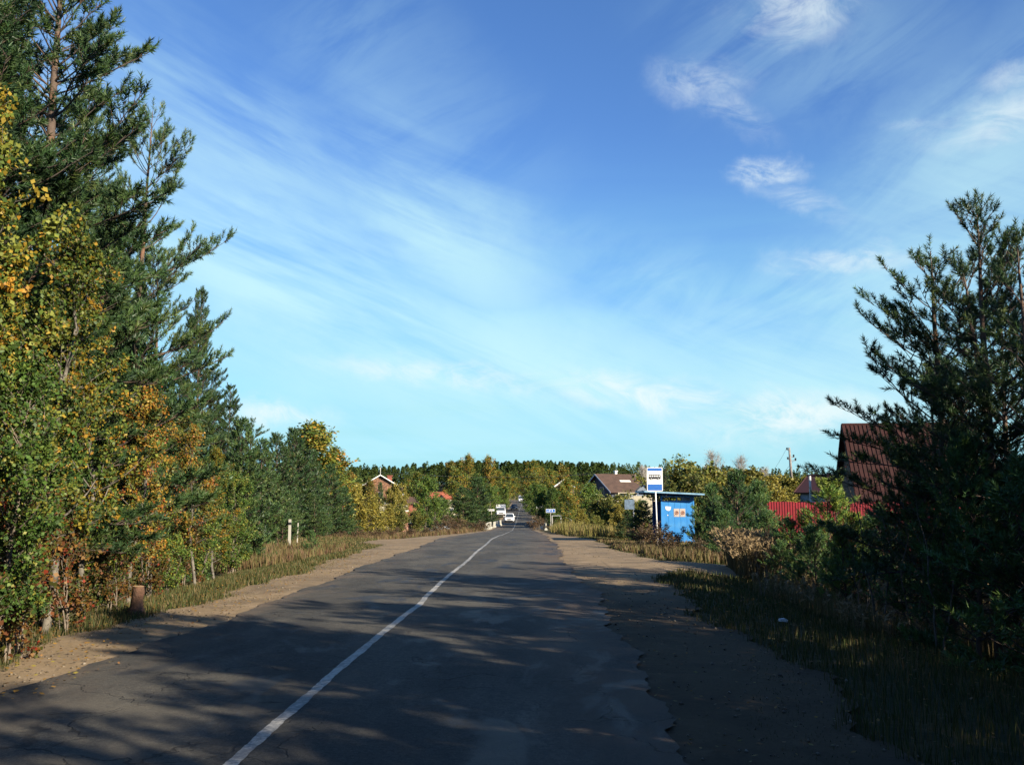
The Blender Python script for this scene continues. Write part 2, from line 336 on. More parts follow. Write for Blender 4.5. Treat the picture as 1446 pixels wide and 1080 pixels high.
# asphalt material
def asphalt():
    mt = bpy.data.materials.new('worn_asphalt'); mt.use_nodes = True; t = mt.node_tree; b = t.nodes['Principled BSDF']; g = t.nodes.new('ShaderNodeNewGeometry')
    def noise(sc, d=8, r=.6, scale=(1, 1, 1), dist=0, loc=(0, 0, 0)):
        mp = t.nodes.new('ShaderNodeMapping'); t.links.new(g.outputs['Position'], mp.inputs[0]); mp.inputs['Scale'].default_value = scale; mp.inputs['Location'].default_value = loc
        n = t.nodes.new('ShaderNodeTexNoise'); t.links.new(mp.outputs[0], n.inputs['Vector']); n.inputs['Scale'].default_value = sc
        n.inputs['Detail'].default_value = d; n.inputs['Roughness'].default_value = r; n.inputs['Distortion'].default_value = dist; return n.outputs[0]
    def mr(v, a, b_, lo=0, hi=1):
        n = t.nodes.new('ShaderNodeMapRange'); n.interpolation_type = 'SMOOTHSTEP'; t.links.new(v, n.inputs[0])
        for i, q in enumerate((a, b_, lo, hi)): n.inputs[i + 1].default_value = q
        return n.outputs[0]
    def mix(f, a, c):
        n = t.nodes.new('ShaderNodeMix'); n.data_type = 'RGBA'; t.links.new(f, n.inputs[0])
        if isinstance(a, tuple): n.inputs[6].default_value = (*a, 1)
        else: t.links.new(a, n.inputs[6])
        if isinstance(c, tuple): n.inputs[7].default_value = (*c, 1)
        else: t.links.new(c, n.inputs[7])
        return n.outputs[2]
    def mth(op, a, c):
        n = t.nodes.new('ShaderNodeMath'); n.operation = op; n.use_clamp = True
        for i, v in enumerate((a, c)):
            if isinstance(v, (int, float)): n.inputs[i].default_value = v
            else: t.links.new(v, n.inputs[i])
        return n.outputs[0]
    sx = t.nodes.new('ShaderNodeSeparateXYZ'); t.links.new(g.outputs['Position'], sx.inputs[0])
    base = mix(mr(noise(.8, 8, .6, (1, .3, 1)), .4, .62), (.043, .0415, .037), (.080, .075, .063))
    grit2 = mix(mr(noise(24, 5, .75), .3, .72), (.62, .62, .62), (1.4, 1.38, 1.32))
    grit = mix(mr(noise(70, 4, .7), .35, .7), (.55, .55, .55), (1.35, 1.33, 1.3))
    mulg = t.nodes.new('ShaderNodeMix'); mulg.data_type = 'RGBA'; mulg.blend_type = 'MULTIPLY'; mulg.inputs[0].default_value = .8
    t.links.new(base, mulg.inputs[6]); t.links.new(grit, mulg.inputs[7]); c0 = mulg.outputs[2]
    mulh = t.nodes.new('ShaderNodeMix'); mulh.data_type = 'RGBA'; mulh.blend_type = 'MULTIPLY'; mulh.inputs[0].default_value = .9
    t.links.new(c0, mulh.inputs[6]); t.links.new(grit2, mulh.inputs[7]); c = mulh.outputs[2]
    # dusty verge tint near the ragged right side, and pale gravelly worn patches
    dust = mth('MULTIPLY', mr(sx.outputs[0], -.5, 1.1), mr(noise(1.3, 8, .65, (1, .5, 1)), .28, .56))
    c = mix(dust, c, (.085, .062, .044))
    dustl = mth('MULTIPLY', mr(sx.outputs[0], -3.3, -4.6), mr(noise(1.3, 8, .65, (1, .5, 1), 0, (4, 7, 1)), .4, .66))
    c = mix(dustl, c, (.115, .085, .058))
    # bitumen repairs: darker, smoother
    v = t.nodes.new('ShaderNodeTexVoronoi'); mpv = t.nodes.new('ShaderNodeMapping'); t.links.new(g.outputs['Position'], mpv.inputs[0]); mpv.inputs['Scale'].default_value = (1, .42, 1)
    t.links.new(mpv.outputs[0], v.inputs['Vector']); v.inputs['Scale'].default_value = .55; v.inputs['Randomness'].default_value = .9
    blot = noise(1.1, 7, .58, (1, .45, 1), .6, (11, 3, 0)); patchm = mr(blot, .55, .64)
    c = mix(mth('MULTIPLY', patchm, .8), c, (.024, .024, .025))
    old = mr(noise(.7, 8, .66, (1, .6, 1), .3, (3, 31, 0)), .50, .72); c = mix(mth('MULTIPLY', old, .7), c, (.100, .086, .064))
    pit = mr(noise(1.7, 4, .55, (.8, 2.2, 1), 0, (2, 9, 0)), .685, .72); c = mix(mth('MULTIPLY', pit, .85), c, (.012, .010, .008))
    # cracks
    vc = t.nodes.new('ShaderNodeTexVoronoi'); vc.feature = 'DISTANCE_TO_EDGE'; vc.inputs['Scale'].default_value = .9
    nv = t.nodes.new('ShaderNodeTexNoise'); t.links.new(g.outputs['Position'], nv.inputs['Vector']); nv.inputs['Scale'].default_value = 2.3; nv.inputs['Detail'].default_value = 6
    ad = t.nodes.new('ShaderNodeVectorMath'); ad.operation = 'MULTIPLY_ADD'; t.links.new(nv.outputs['Color'], ad.inputs[0]); ad.inputs[1].default_value = (.7, .7, 0); t.links.new(g.outputs['Position'], ad.inputs[2])
    t.links.new(ad.outputs[0], vc.inputs['Vector'])
    crack = mth('MULTIPLY', mr(vc.outputs['Distance'], .012, .002), mr(noise(.4, 4, .5), .45, .6))
    c = mix(mth('MULTIPLY', crack, .65), c, (.018, .017, .016))
    t.links.new(c, b.inputs['Base Color'])
    wet = mr(noise(1.9, 7, .62, (1, .4, 1), .4, (5, 5, 0)), .56, .66)
    r1 = t.nodes.new('ShaderNodeMapRange'); t.links.new(mth('MAXIMUM', patchm, mth('MULTIPLY', wet, .7)), r1.inputs[0]); r1.inputs[3].default_value = .92; r1.inputs[4].default_value = .66
    t.links.new(r1.outputs[0], b.inputs['Roughness']); b.inputs['Specular IOR Level'].default_value = .3
    h = t.nodes.new('ShaderNodeMath'); h.operation = 'MULTIPLY_ADD'; t.links.new(noise(90, 4, .7), h.inputs[0]); h.inputs[1].default_value = .35
    hh = t.nodes.new('ShaderNodeMath'); hh.operation = 'SUBTRACT'; t.links.new(noise(2.2, 8, .65), hh.inputs[0]); t.links.new(mth('MAXIMUM', crack, pit), hh.inputs[1]); t.links.new(hh.outputs[0], h.inputs[2])
    bp = t.nodes.new('ShaderNodeBump'); bp.inputs['Strength'].default_value = .7; bp.inputs['Distance'].default_value = .03
    t.links.new(h.outputs[0], bp.inputs['Height']); t.links.new(bp.outputs[0], b.inputs['Normal'])
    return mt
M_asph = asphalt()
sheet('road', yn, LEDGE, REDGE, .030, 22, M_asph, 'worn grey two lane asphalt road with ragged edges')

def paint():
    mt = bpy.data.materials.new('worn_road_paint'); mt.use_nodes = True; t = mt.node_tree; b = t.nodes['Principled BSDF']; g = t.nodes.new('ShaderNodeNewGeometry')
    n = t.nodes.new('ShaderNodeTexNoise'); t.links.new(g.outputs['Position'], n.inputs['Vector']); n.inputs['Scale'].default_value = 22; n.inputs['Detail'].default_value = 8; n.inputs['Roughness'].default_value = .7
    n2 = t.nodes.new('ShaderNodeTexNoise'); t.links.new(g.outputs['Position'], n2.inputs['Vector']); n2.inputs['Scale'].default_value = 1.4; n2.inputs['Detail'].default_value = 5
    a = t.nodes.new('ShaderNodeMath'); a.operation = 'MULTIPLY_ADD'; t.links.new(n2.outputs[0], a.inputs[0]); a.inputs[1].default_value = .7; t.links.new(n.outputs[0], a.inputs[2])
    mr_ = t.nodes.new('ShaderNodeMapRange'); t.links.new(a.outputs[0], mr_.inputs[0]); mr_.inputs[1].default_value = .74; mr_.inputs[2].default_value = .93
    mx = t.nodes.new('ShaderNodeMix'); mx.data_type = 'RGBA'; t.links.new(mr_.outputs[0], mx.inputs[0]); mx.inputs[6].default_value = (.36, .34, .29, 1); mx.inputs[7].default_value = (.13, .13, .125, 1)
    t.links.new(mx.outputs[2], b.inputs['Base Color']); b.inputs['Roughness'].default_value = .65
    return mt
M_paint = paint()
yl2 = axis([(-30, 1), (3, .05), (30, .15), (60, .5), (150, 2), (340, 4)])
LW = lambda y: np.interp(y, [0, 12, 50, 100, 340], [.046, .049, .048, .038, .042])
LO = lambda y: .02 * np.sin(y * .5) + np.interp(y, [14, 15.5, 17], [0, .04, 0])
sheet('road_marking', yl2, lambda y: xc(y) - LW(y) + LO(y) + noisy(y, 21, .007, 8), lambda y: xc(y) + LW(y) + LO(y) + noisy(y, 22, .007, 8), .0345, 3, M_paint, 'worn white centre line painted along the road')

# ------------------------------------------------------------------ vegetation builders
def tubes_np(segs):
    """segs: list of (points list, radii list, sides)"""
    V = []; F = []; b = 0; K = []
    for pts, rad, sd_ in segs:
        pts = np.array(pts, float); n = len(pts)
        d = np.gradient(pts, axis=0); d /= np.linalg.norm(d, axis=1)[:, None] + 1e-9
        ref = np.array([1, 0, 0.]) if abs(d[0][0]) < .8 else np.array([0, 1, 0.])
        a = np.cross(d, ref); a /= np.linalg.norm(a, axis=1)[:, None] + 1e-9; c = np.cross(d, a)
        th = np.arange(sd_) * 2 * math.pi / sd_
        ring = pts[:, None] + (a[:, None] * np.cos(th)[None, :, None] + c[:, None] * np.sin(th)[None, :, None]) * np.array(rad)[:, None, None]
        V.append(ring.reshape(-1, 3)); i = (np.arange(n - 1)[:, None] * sd_ + np.arange(sd_)[None]).reshape(-1)
        j = (np.arange(n - 1)[:, None] * sd_ + (np.arange(sd_)[None] + 1) % sd_).reshape(-1)
        F.append(np.stack([i, j, j + sd_, i + sd_], -1) + b); b += n * sd_; K.append(np.full(len(i), 0 if sd_ > 4 else 1))
    tubes_np.kind = np.concatenate(K); return np.concatenate(V), np.concatenate(F)

def unit(v): return v / (np.linalg.norm(v, axis=-1, keepdims=True) + 1e-9)
def pal(rs, n, colors, weights, jit=.18):
    c = np.array(colors)[rs.choice(len(colors), n, p=np.array(weights) / sum(weights))]
    return c * rs.uniform(1 - jit, 1 + jit, (n, 1))

def leaves(rs, cen, size, colors, out=None, droop=.3):
    n = len(cen); u = rs.normal(size=(n, 3)); u[:, 2] -= droop
    if out is not None: u += out * .5
    u = unit(u); v = unit(np.cross(u, rs.normal(size=(n, 3)))); s = (size * (.5 + 1.0 * rs.uniform(size=n) ** 1.4))[:, None]
    nrm = np.cross(u, v)
    p0 = cen; p1 = cen + u * s * .55 + v * s * .42 + nrm * s * .08; p2 = cen + u * s * 1.15; p3 = cen + u * s * .55 - v * s * .42 + nrm * s * .08
    V = np.stack([p0, p1, p2, p3], 1).reshape(-1, 3); F = np.arange(4 * n).reshape(-1, 4)
    return V, F, colors

def decid(seed, h, lo, R_, nbr, ntw, nleaf, lsize, colors, weights, stems=1, lean=.05, bark=None, profile='round', trunk_r=None, twig_len=.42, clump=.05, hcol=None, sides=6):
    rs = np.random.RandomState(seed); segs = []; tw0 = []; tw1 = []
    for st in range(stems):
        ang = rs.uniform(0, 6.28); ln = lean * (1 if stems == 1 else 2.2) * rs.uniform(.5, 1.3)
        hh = h * (1 if st == 0 else rs.uniform(.7, 1)); k = 10; t = np.linspace(0, 1, k)
        off = (rs.normal(size=2) * .12 if stems > 1 else np.zeros(2))
        wob = np.cumsum(rs.normal(size=(k, 2)) * .012 * hh, axis=0); wob -= wob[0]
        tp = np.stack([off[0] + math.cos(ang) * ln * hh * t ** 1.2 + wob[:, 0], off[1] + math.sin(ang) * ln * hh * t ** 1.2 + wob[:, 1], hh * t - .25 * (t == 0)], 1)
        r0 = (trunk_r or h * .011) * (1 if stems == 1 else .65)
        segs.append((tp, r0 * (1 - t * .9) + .003, sides))
        for b in range(max(3, nbr // stems)):
            tt = lo + (1 - lo) * ((b + rs.uniform(0, 1)) / max(3, nbr // stems)) * .98; u = (tt - lo) / (1 - lo)
            if profile == 'round': pr = math.sqrt(max(.03, 1 - (2 * u - .85) ** 2 * .9)) if u < .97 else .3
            elif profile == 'cone': pr = (1 - u) ** .7 + .12
            elif profile == 'column': pr = .6 + .4 * math.sin(u * 3.0) if u < .85 else .5 * (1 - u) / .15 + .2
            elif profile == 'dome': pr = math.sqrt(max(.05, 1 - u * u))
            else: pr = 1
            L = R_ * pr * rs.uniform(.65, 1.12); a = rs.uniform(0, 6.28)
            p = np.array([np.interp(tt, t, tp[:, i]) for i in range(3)]); e = R(rs.uniform(20, 45) + 35 * u)
            d = np.array([math.cos(a) * math.cos(e), math.sin(a) * math.cos(e), math.sin(e)]); pts = [p]
            for q in range(5):
                d = unit(d + rs.normal(size=3) * .14 + np.array([0, 0, .06 if profile != 'weep' else -.1])); pts.append(pts[-1] + d * L / 5)
            pts = np.array(pts); rr = r0 * .38 * (1 - u * .6)
            segs.append((pts, rr * np.linspace(1, .15, 6), 4))
            for q in range(ntw):
                s = rs.uniform(.22, 1); i = min(4, int(s * 5)); w = pts[i] + (pts[i + 1] - pts[i]) * (s * 5 - i)
                td = unit(unit(pts[i + 1] - pts[i]) + rs.normal(size=3) * .75 + np.array([0, 0, .15])); tl = twig_len * rs.uniform(.5, 1.2) * (1.15 - .5 * s)
                tw0.append(w); tw1.append(w + td * tl)
    tw0 = np.array(tw0); tw1 = np.array(tw1)
    for a, b in zip(tw0, tw1): segs.append(([a, b], [.006 * h / 6, .002], 3))
    pm = rs.permutation(len(tw0)); idx = pm[(len(tw0) * rs.uniform(size=nleaf) ** 1.6).astype(int)]; f = rs.uniform(.1, 1.08, (nleaf, 1))
    cen = tw0[idx] * (1 - f) + tw1[idx] * f + rs.normal(size=(nleaf, 3)) * clump
    tone = rs.choice(len(colors), len(tw0), p=np.array(weights) / sum(weights)); own = rs.uniform(size=nleaf) < .35
    ci = np.where(own, rs.choice(len(colors), nleaf, p=np.array(weights) / sum(weights)), tone[idx])
    c = np.array(colors)[ci] * rs.uniform(.75, 1.25, (nleaf, 1))
    V, F, c = leaves(rs, cen, lsize, c)
    TV, TF = tubes_np(segs)
    return TV, TF, V, [F], [c]

def needle_shoots(rs, P, D, L, nn, nl, nw, cols):
    """P base, D dir (unit), L lengths; nn needles each"""
    n = len(P); t = np.tile(np.linspace(.05, 1, nn), (n, 1)) + rs.uniform(-.04, .04, (n, nn))
    ref = np.where(np.abs(D[:, 2:3]) < .9, np.array([[0, 0, 1.]]), np.array([[1., 0, 0]])); A = unit(np.cross(D, ref)); B = np.cross(D, A)
    ph = rs.uniform(0, 6.28, (n, nn)); an = np.radians(np.interp(t, [0, .8, 1.05], [62, 46, 18])) + rs.uniform(-.15, .15, (n, nn))
    rad = A[:, None] * np.cos(ph)[..., None] + B[:, None] * np.sin(ph)[..., None]
    nd = D[:, None] * np.cos(an)[..., None] + rad * np.sin(an)[..., None]
    base = P[:, None] + D[:, None] * (t * L[:, None])[..., None]
    ln = nl * rs.uniform(.75, 1.2, (n, nn, 1)); side = unit(np.cross(nd, rs.normal(size=nd.shape))) * nw * .5
    V = np.stack([base - side, base + side, base + nd * ln], 2).reshape(-1, 3); F = np.arange(len(V)).reshape(-1, 3)
    c = np.repeat(cols, nn, axis=0) * rs.uniform(.8, 1.2, (n * nn, 1))
    return V, F, c

def pine(seed, h, lo, R_, gap, nb, shoot, nn, nl, nw, colors, weights, trunk_r=.09, up0=8, up1=55, power=.75, leaders=1, dead=0, dense=1.0, bend=.03, side=None, tops=1.0):
    rs = np.random.RandomState(seed); segs = []; P = []; D = []; Ls = []
    def stem(p0, d0, hh, r0, lo_, R__):
        k = 12; t = np.linspace(0, 1, k); wob = np.cumsum(rs.normal(size=(k, 2)) * bend * .35, axis=0); wob -= wob[0]
        pts = np.array(p0) + np.outer(t * hh, d0); pts[:, :2] += wob
        if p0[2] == 0: pts[0, 2] -= .4
        segs.append((pts, r0 * (1 - t) ** .8 + .006, 7))
        z = lo_
        while z < 1:
            u = (z - lo_) / (1 - lo_); pr = (1 - u) ** power * (.72 + .55 * math.sin(min(1, u * 2.2 + .25) * 1.57)) + .05
            for b in range(nb if rs.uniform() < .85 else nb - 1):
                a = rs.uniform(0, 6.28); L = R__ * pr * rs.uniform(.55, 1.15)
                L = min(L, R__ * 1.04)
                zz = min(.985, z + rs.uniform(-.01, .01)); p = np.array([np.interp(zz, t, pts[:, i]) for i in range(3)])
                e = R(up0 + (up1 - up0) * u + rs.uniform(-9, 9)); d = np.array([math.cos(a) * math.cos(e), math.sin(a) * math.cos(e), math.sin(e)])
                bp = [p]; nseg = 7
                for q in range(nseg):
                    d = unit(d + rs.normal(size=3) * .08 + np.array([0, 0, .03])); bp.append(bp[-1] + d * L / nseg)
                bp = np.array(bp); segs.append((bp, max(.010, r0 * .24 * (1 - u * .7)) * np.linspace(1, .2, nseg + 1), 4))
                P.append(bp[-1]); D.append(unit(d + np.array([0, 0, .5]))); Ls.append(shoot * rs.uniform(.9, 1.3))
                nt_ = int(max(2, dense * L / (shoot * .62)))
                for q in range(nt_):
                    s = .30 + .70 * (q + rs.uniform(0, 1)) / nt_; i = min(nseg - 1, int(s * nseg)); w = bp[i] + (bp[i + 1] - bp[i]) * (s * nseg - i)
                    bd = unit(bp[i + 1] - bp[i]); sdv = unit(np.cross(bd, [0, 0, 1.])) * rs.choice([-1, 1]); tl = max(shoot * .7, L * .34 * (1.12 - s) * rs.uniform(.6, 1.2))
                    td = unit(bd * .75 + sdv * rs.uniform(.35, .95) + np.array([0, 0, rs.uniform(-.05, .5)])); e2 = w + td * tl + np.array([0, 0, tl * .12])
                    segs.append(([w, e2], [.010, .004], 3))
                    ns = 1 + int(tl / (shoot * .75))
                    for g in range(ns):
                        f = 1 - g / (ns + .4); q0 = w + (e2 - w) * f; tip = g == 0
                        dd = unit(td * (1 if tip else .6) + rs.normal(size=3) * (.22 if tip else .5) + np.array([0, 0, .45]))
                        P.append(q0 - dd * shoot * (.2 if tip else 0)); D.append(dd); Ls.append(shoot * rs.uniform(.7, 1.15))
            z += gap / hh * rs.uniform(.8, 1.2)
        for g in range(4):
            P.append(pts[-1] - np.array([0, 0, shoot * .9 * (g > 0)])); dd = unit(np.array([rs.normal() * .5 * (g > 0), rs.normal() * .5 * (g > 0), 1.])); D.append(dd); Ls.append(shoot * 1.5)
    stem((0, 0, 0), np.array([rs.normal() * .02, rs.normal() * .02, 1.]), h, trunk_r, lo, R_)
    for k in range(leaders - 1):
        a = rs.uniform(0, 6.28); z0 = h * rs.uniform(.45, .6); stem((0.001, 0, z0), unit(np.array([math.cos(a) * .35, math.sin(a) * .35, 1.])), (h - z0) * rs.uniform(.75, .98), trunk_r * .5, .2, R_ * .6)
    for k in range(dead):
        a = rs.uniform(0, 6.28); z0 = h * rs.uniform(.08, lo + .08); d = np.array([math.cos(a), math.sin(a), rs.uniform(-.25, .2)]); L = R_ * rs.uniform(.25, .6); pts = [np.array([0, 0, z0])]
        for q in range(4): d = unit(d + rs.normal(size=3) * .15); pts.append(pts[-1] + d * L / 4)
        segs.append((np.array(pts), np.linspace(.016, .004, 5), 4))
        for g in range(3): q0 = pts[rs.randint(1, 4)]; segs.append(([q0, q0 + unit(rs.normal(size=3)) * L * .3], [.006, .002], 3))
    P = np.array(P); D = np.array(D); Ls = np.array(Ls)
    V, F, c = needle_shoots(rs, P, D, Ls, nn, nl, nw, pal(rs, len(P), colors, weights, .22))
    TV, TF = tubes_np(segs)
    return TV, TF, V, [F], [c], tubes_np.kind

class Proto:
    """a built tree: shared trunk mesh and crown mesh"""
    def __init__(s, name, data, bark, leafm, height, simple=False):
        TV, TF, V, Fs, cs = data[:5]; km = data[5] if len(data) > 5 else None; s.name = name; s.h = height; s.simple = simple
        if simple:
            nv = len(V); F = list(Fs) + [TF + nv]; mi = [np.zeros(len(f)) for f in Fs] + [np.ones(len(TF))]
            s.me = mesh_np(name, np.concatenate([V, TV]), F, [leafm, bark], mi, list(cs) + [np.full((len(TF), 3), .1)])
        else:
            s.trunk = mesh_np(name + '_trunk', TV, [TF], [bark] if km is None else [bark, M_dtwig], None if km is None else [km], smooth=True); s.crown = mesh_np(name + '_crown', V, Fs, [leafm], None, cs)
    def put(s, x, y, height, label, cat, group=None, rz=None, wide=1.0, name=None, z=None, lean=(0, 0)):
        k = height / s.h; z = float(H(x, y)) - .05 if z is None else z
        rz = rnd.uniform(0, 6.28) if rz is None else rz
        if s.simple: o = bpy.data.objects.new(name or s.name, s.me); COL.objects.link(o)
        else:
            o = bpy.data.objects.new(name or s.name, None); COL.objects.link(o); o.empty_display_size = .2
            for nm, me in (('trunk', s.trunk), ('crown', s.crown)): link(nm, me, o)
        o.location = (x, y, z); o.rotation_euler = (lean[0], lean[1], rz); o.scale = (k * wide, k * wide, k)
        return tag(o, label, cat, group)
    def px(s, px, Y, top, label, cat, group=None, **kw):
        """stands where the photo shows it: picture column, real distance, and the picture row of its top"""
        x, zt = at(px, top, Y); x, _ = at(px, 720, Y); g = float(H(x, Y))
        return s.put(x, Y, max(.3, zt - g), label, cat, group, **kw)

YG = [(.17, .19, .028), (.27, .20, .022), (.10, .15, .025), (.36, .19, .02), (.055, .10, .02)]
OR = [(.36, .18, .025), (.28, .19, .025), (.16, .17, .03), (.30, .09, .02), (.09, .12, .02)]
GR = [(.07, .13, .02), (.11, .16, .025), (.045, .085, .018), (.20, .19, .03)]
RB = [(.22, .09, .03), (.17, .11, .03), (.28, .15, .03), (.09, .10, .02), (.30, .06, .02)]
PN = [(.040, .082, .026), (.055, .095, .024), (.027, .056, .020), (.08, .11, .028)]
PY = [(.12, .19, .03), (.08, .15, .03), (.17, .21, .035)]
PB = [(.045, .10, .034), (.065, .125, .032), (.09, .145, .034)]

def dim(c, k): return [tuple(v * k for v in t) for t in c]
YG = dim(YG, .74); OR = dim(OR, .70); GR = dim(GR, .85); RB = dim(RB, .42); PN = dim(PN, .92)
P_birchA = Proto('birch_tree', decid(11, 6.5, .12, 1.75, 46, 10, 25000, .052, YG, [5, 3.2, 3, 1.6, 2.6], lean=.03), M_birchbark, M_leaf, 6.5)
P_birchB = Proto('birch_tree', decid(12, 6.0, .16, 1.45, 42, 10, 16000, .052, YG, [4, 2.4, 3, 1.6, 3], lean=.07), M_birchbark, M_leaf, 6.0)
P_aspenO = Proto('aspen_tree', decid(13, 5.5, .2, 1.4, 38, 9, 11500, .055, OR, [2.2, 3.2, 3.2, .8, 2.6], lean=.08), M_birchbark, M_leaf, 5.5)
P_aldG = Proto('alder_tree', decid(14, 5.0, .1, 1.6, 40, 10, 14000, .058, GR, [4, 3, 4, 1.2], lean=.05), M_twig, M_leaf, 5.0)
P_under = Proto('understory_shrub', decid(15, 2.2, .05, .95, 30, 7, 3600, .06, RB, [1.5, 2, 2, 3, .6], stems=5, lean=.12, twig_len=.35), M_twig, M_leaf, 2.2)
P_underG = Proto('leafy_shrub', decid(16, 2.0, .05, .9, 30, 8, 5200, .055, GR, [3, 4, 2, 1.6], stems=5, lean=.12, twig_len=.35), M_twig, M_leaf, 2.0)
P_sapl = Proto('bare_sapling', decid(17, 3.0, .25, .6, 16, 5, 260, .05, RB, [2, 2, 3, 2, 1], stems=2, lean=.08, twig_len=.3), M_twig, M_leaf, 3.0)
P_pineR1 = Proto('pine_tree', pine(21, 7.4, .14, 2.3, .42, 5, .18, 50, .085, .012, PN, [4, 3, 2, 2], trunk_r=.10, leaders=2, dead=14, dense=.78, up0=0), M_pinebark, M_needle, 7.4)
P_pineR2 = Proto('pine_tree', pine(22, 6.8, .2, 2.1, .48, 5, .18, 50, .085, .012, PN, [4, 3, 3, 1], trunk_r=.085, leaders=1, dead=18, dense=.75, up0=5, up1=60), M_pinebark, M_needle, 6.8)
P_pineT1 = Proto('tall_pine_tree', pine(23, 14, .12, 3.1, .36, 6, .23, 34, .12, .021, PN, [4, 3, 3, 1.5], trunk_r=.16, dead=6, dense=1.12, up0=5, up1=50), M_pinebark, M_needle, 14)
P_pineT2 = Proto('tall_pine_tree', pine(24, 12, .3, 2.9, .64, 5, .22, 36, .115, .018, PN, [4, 3, 2, 2.5], trunk_r=.15, dead=16, dense=.9, up0=5, up1=45, power=.6), M_pinebark, M_needle, 12)
P_pineB1 = Proto('young_pine', pine(25, 3.0, .04, 1.15, .21, 6, .22, 32, .085, .020, PB, [4, 3, 2], trunk_r=.04, dense=1.25, up0=15, up1=70), M_pinebark, M_needle, 3.0)
P_pineB2 = Proto('young_pine', pine(26, 2.4, .05, 1.0, .21, 6, .24, 32, .09, .020, PB, [3, 3, 3], trunk_r=.035, dense=1.15, up0=20, up1=75), M_pinebark, M_needle, 2.4)
P_pineY = Proto('young_pine', pine(27, 2.6, .04, 1.0, .21, 6, .26, 32, .09, .020, PY, [3, 3, 3], trunk_r=.035, dense=1.15, up0=25, up1=75), M_pinebark, M_needle, 2.6)
P_con = Proto('conifer_tree', pine(28, 7, .03, 1.9, .34, 7, .30, 13, .16, .055, PN, [4, 3, 2, 1.5], trunk_r=.08, dense=1.25, up0=0, up1=50), M_pinebark, M_needle, 7)
P_mid = Proto('birch_tree', decid(31, 10, .08, 3.2, 60, 8, 10000, .17, YG, [4, 2, 3, .6, 2.5], lean=.03, twig_len=.8, clump=.16), M_birchbark, M_leaf, 10)
P_midO = Proto('birch_tree', decid(32, 10, .1, 3.0, 54, 8, 8500, .17, OR, [1, 3, 4, .2, 3], lean=.04, twig_len=.8, clump=.16), M_birchbark, M_leaf, 10)
P_midG = Proto('leafy_tree', decid(33, 7, .05, 2.8, 60, 8, 10500, .15, GR, [4, 2.5, 4, .8], lean=.03, twig_len=.7, clump=.15), M_twig, M_leaf, 7)
P_will = Proto('willow_shrub', decid(34, 4, .03, 2.1, 60, 8, 9000, .12, [(.11, .12, .022), (.15, .13, .024), (.08, .10, .02), (.18, .145, .03)], [4, 2, 3, 1], stems=6, lean=.14, profile='dome', twig_len=.55, clump=.10), M_twig, M_leaf, 4)
P_willY = Proto('willow_shrub', decid(35, 4, .03, 2.1, 60, 8, 9000, .12, [(.19, .155, .024), (.15, .135, .022), (.11, .11, .022)], [3, 4, 2], stems=6, lean=.12, profile='dome', twig_len=.5, clump=.10), M_twig, M_leaf, 4)
P_brown = Proto('brown_bush', decid(36, 1.6, .03, .9, 30, 8, 2600, .06, [(.11, .06, .034), (.085, .06, .03), (.14, .095, .045), (.06, .05, .022)], [3, 3, 2, 1], stems=8, lean=.14, profile='dome', twig_len=.35, clump=.05), M_twig, M_leaf, 1.6)
P_bare = Proto('bare_tree', decid(37, 9, .12, 2.3, 70, 26, 1400, .07, [(.32, .28, .24), (.3, .24, .15)], [3, 1], lean=.03, twig_len=1.1, clump=.12, profile='round', trunk_r=.10), M_paletwig, M_leaf, 9)

# far conifer: tapered tiers of ragged drooping blades
def farcon(seed, h=14, r=2.6, n=420):
    rs = np.random.RandomState(seed); V = []; C = []
    lob = [(rs.uniform(0, 6.28), rs.uniform(.35, .95), rs.uniform(.5, 1)) for _ in range(9)]
    for k in range(n):
        u = rs.uniform() ** .8; z = h * (.18 + .82 * u); rr = r * (1 - u ** 2.2) ** .75 * (.75 + .25 * math.sin(u * 17 + seed)) + .12
        a = rs.uniform(0, 6.28); d = rr * rs.uniform(.45, 1.08); c = np.array([math.cos(a) * d, math.sin(a) * d, z])
        s = rs.uniform(.6, 1.25) * (1.15 - .5 * u); q = unit(rs.normal(size=3)); w = unit(np.cross(q, rs.normal(size=3)))
        V += [c - q * s * .5 - w * s * .45, c + q * s * .6, c + w * s * .6 + [0, 0, .15]]; C.append(np.array(PN[rs.randint(0, 3)]) * np.array([.85, .68, .6]) * rs.uniform(.6, 1.3))
    for k in range(5): V += [np.array([.16, 0, h * (.86 + .02 * k)]), np.array([-.16, .05, h * (.86 + .02 * k)]), np.array([rs.uniform(-.12, .12), 0, h * (.97 + .015 * k)])]; C.append(np.array(PN[0]))
    TV, TF = tubes_np([(np.array([[0, 0, -.5], [0, 0, h * .95]]), [.14, .03], 5)])
    return TV, TF, np.array(V), [np.arange(len(V)).reshape(-1, 3)], [np.array(C)]
FC = [Proto('far_conifer', farcon(41 + i), M_pinebark, M_far, 14, simple=True) for i in range(3)]
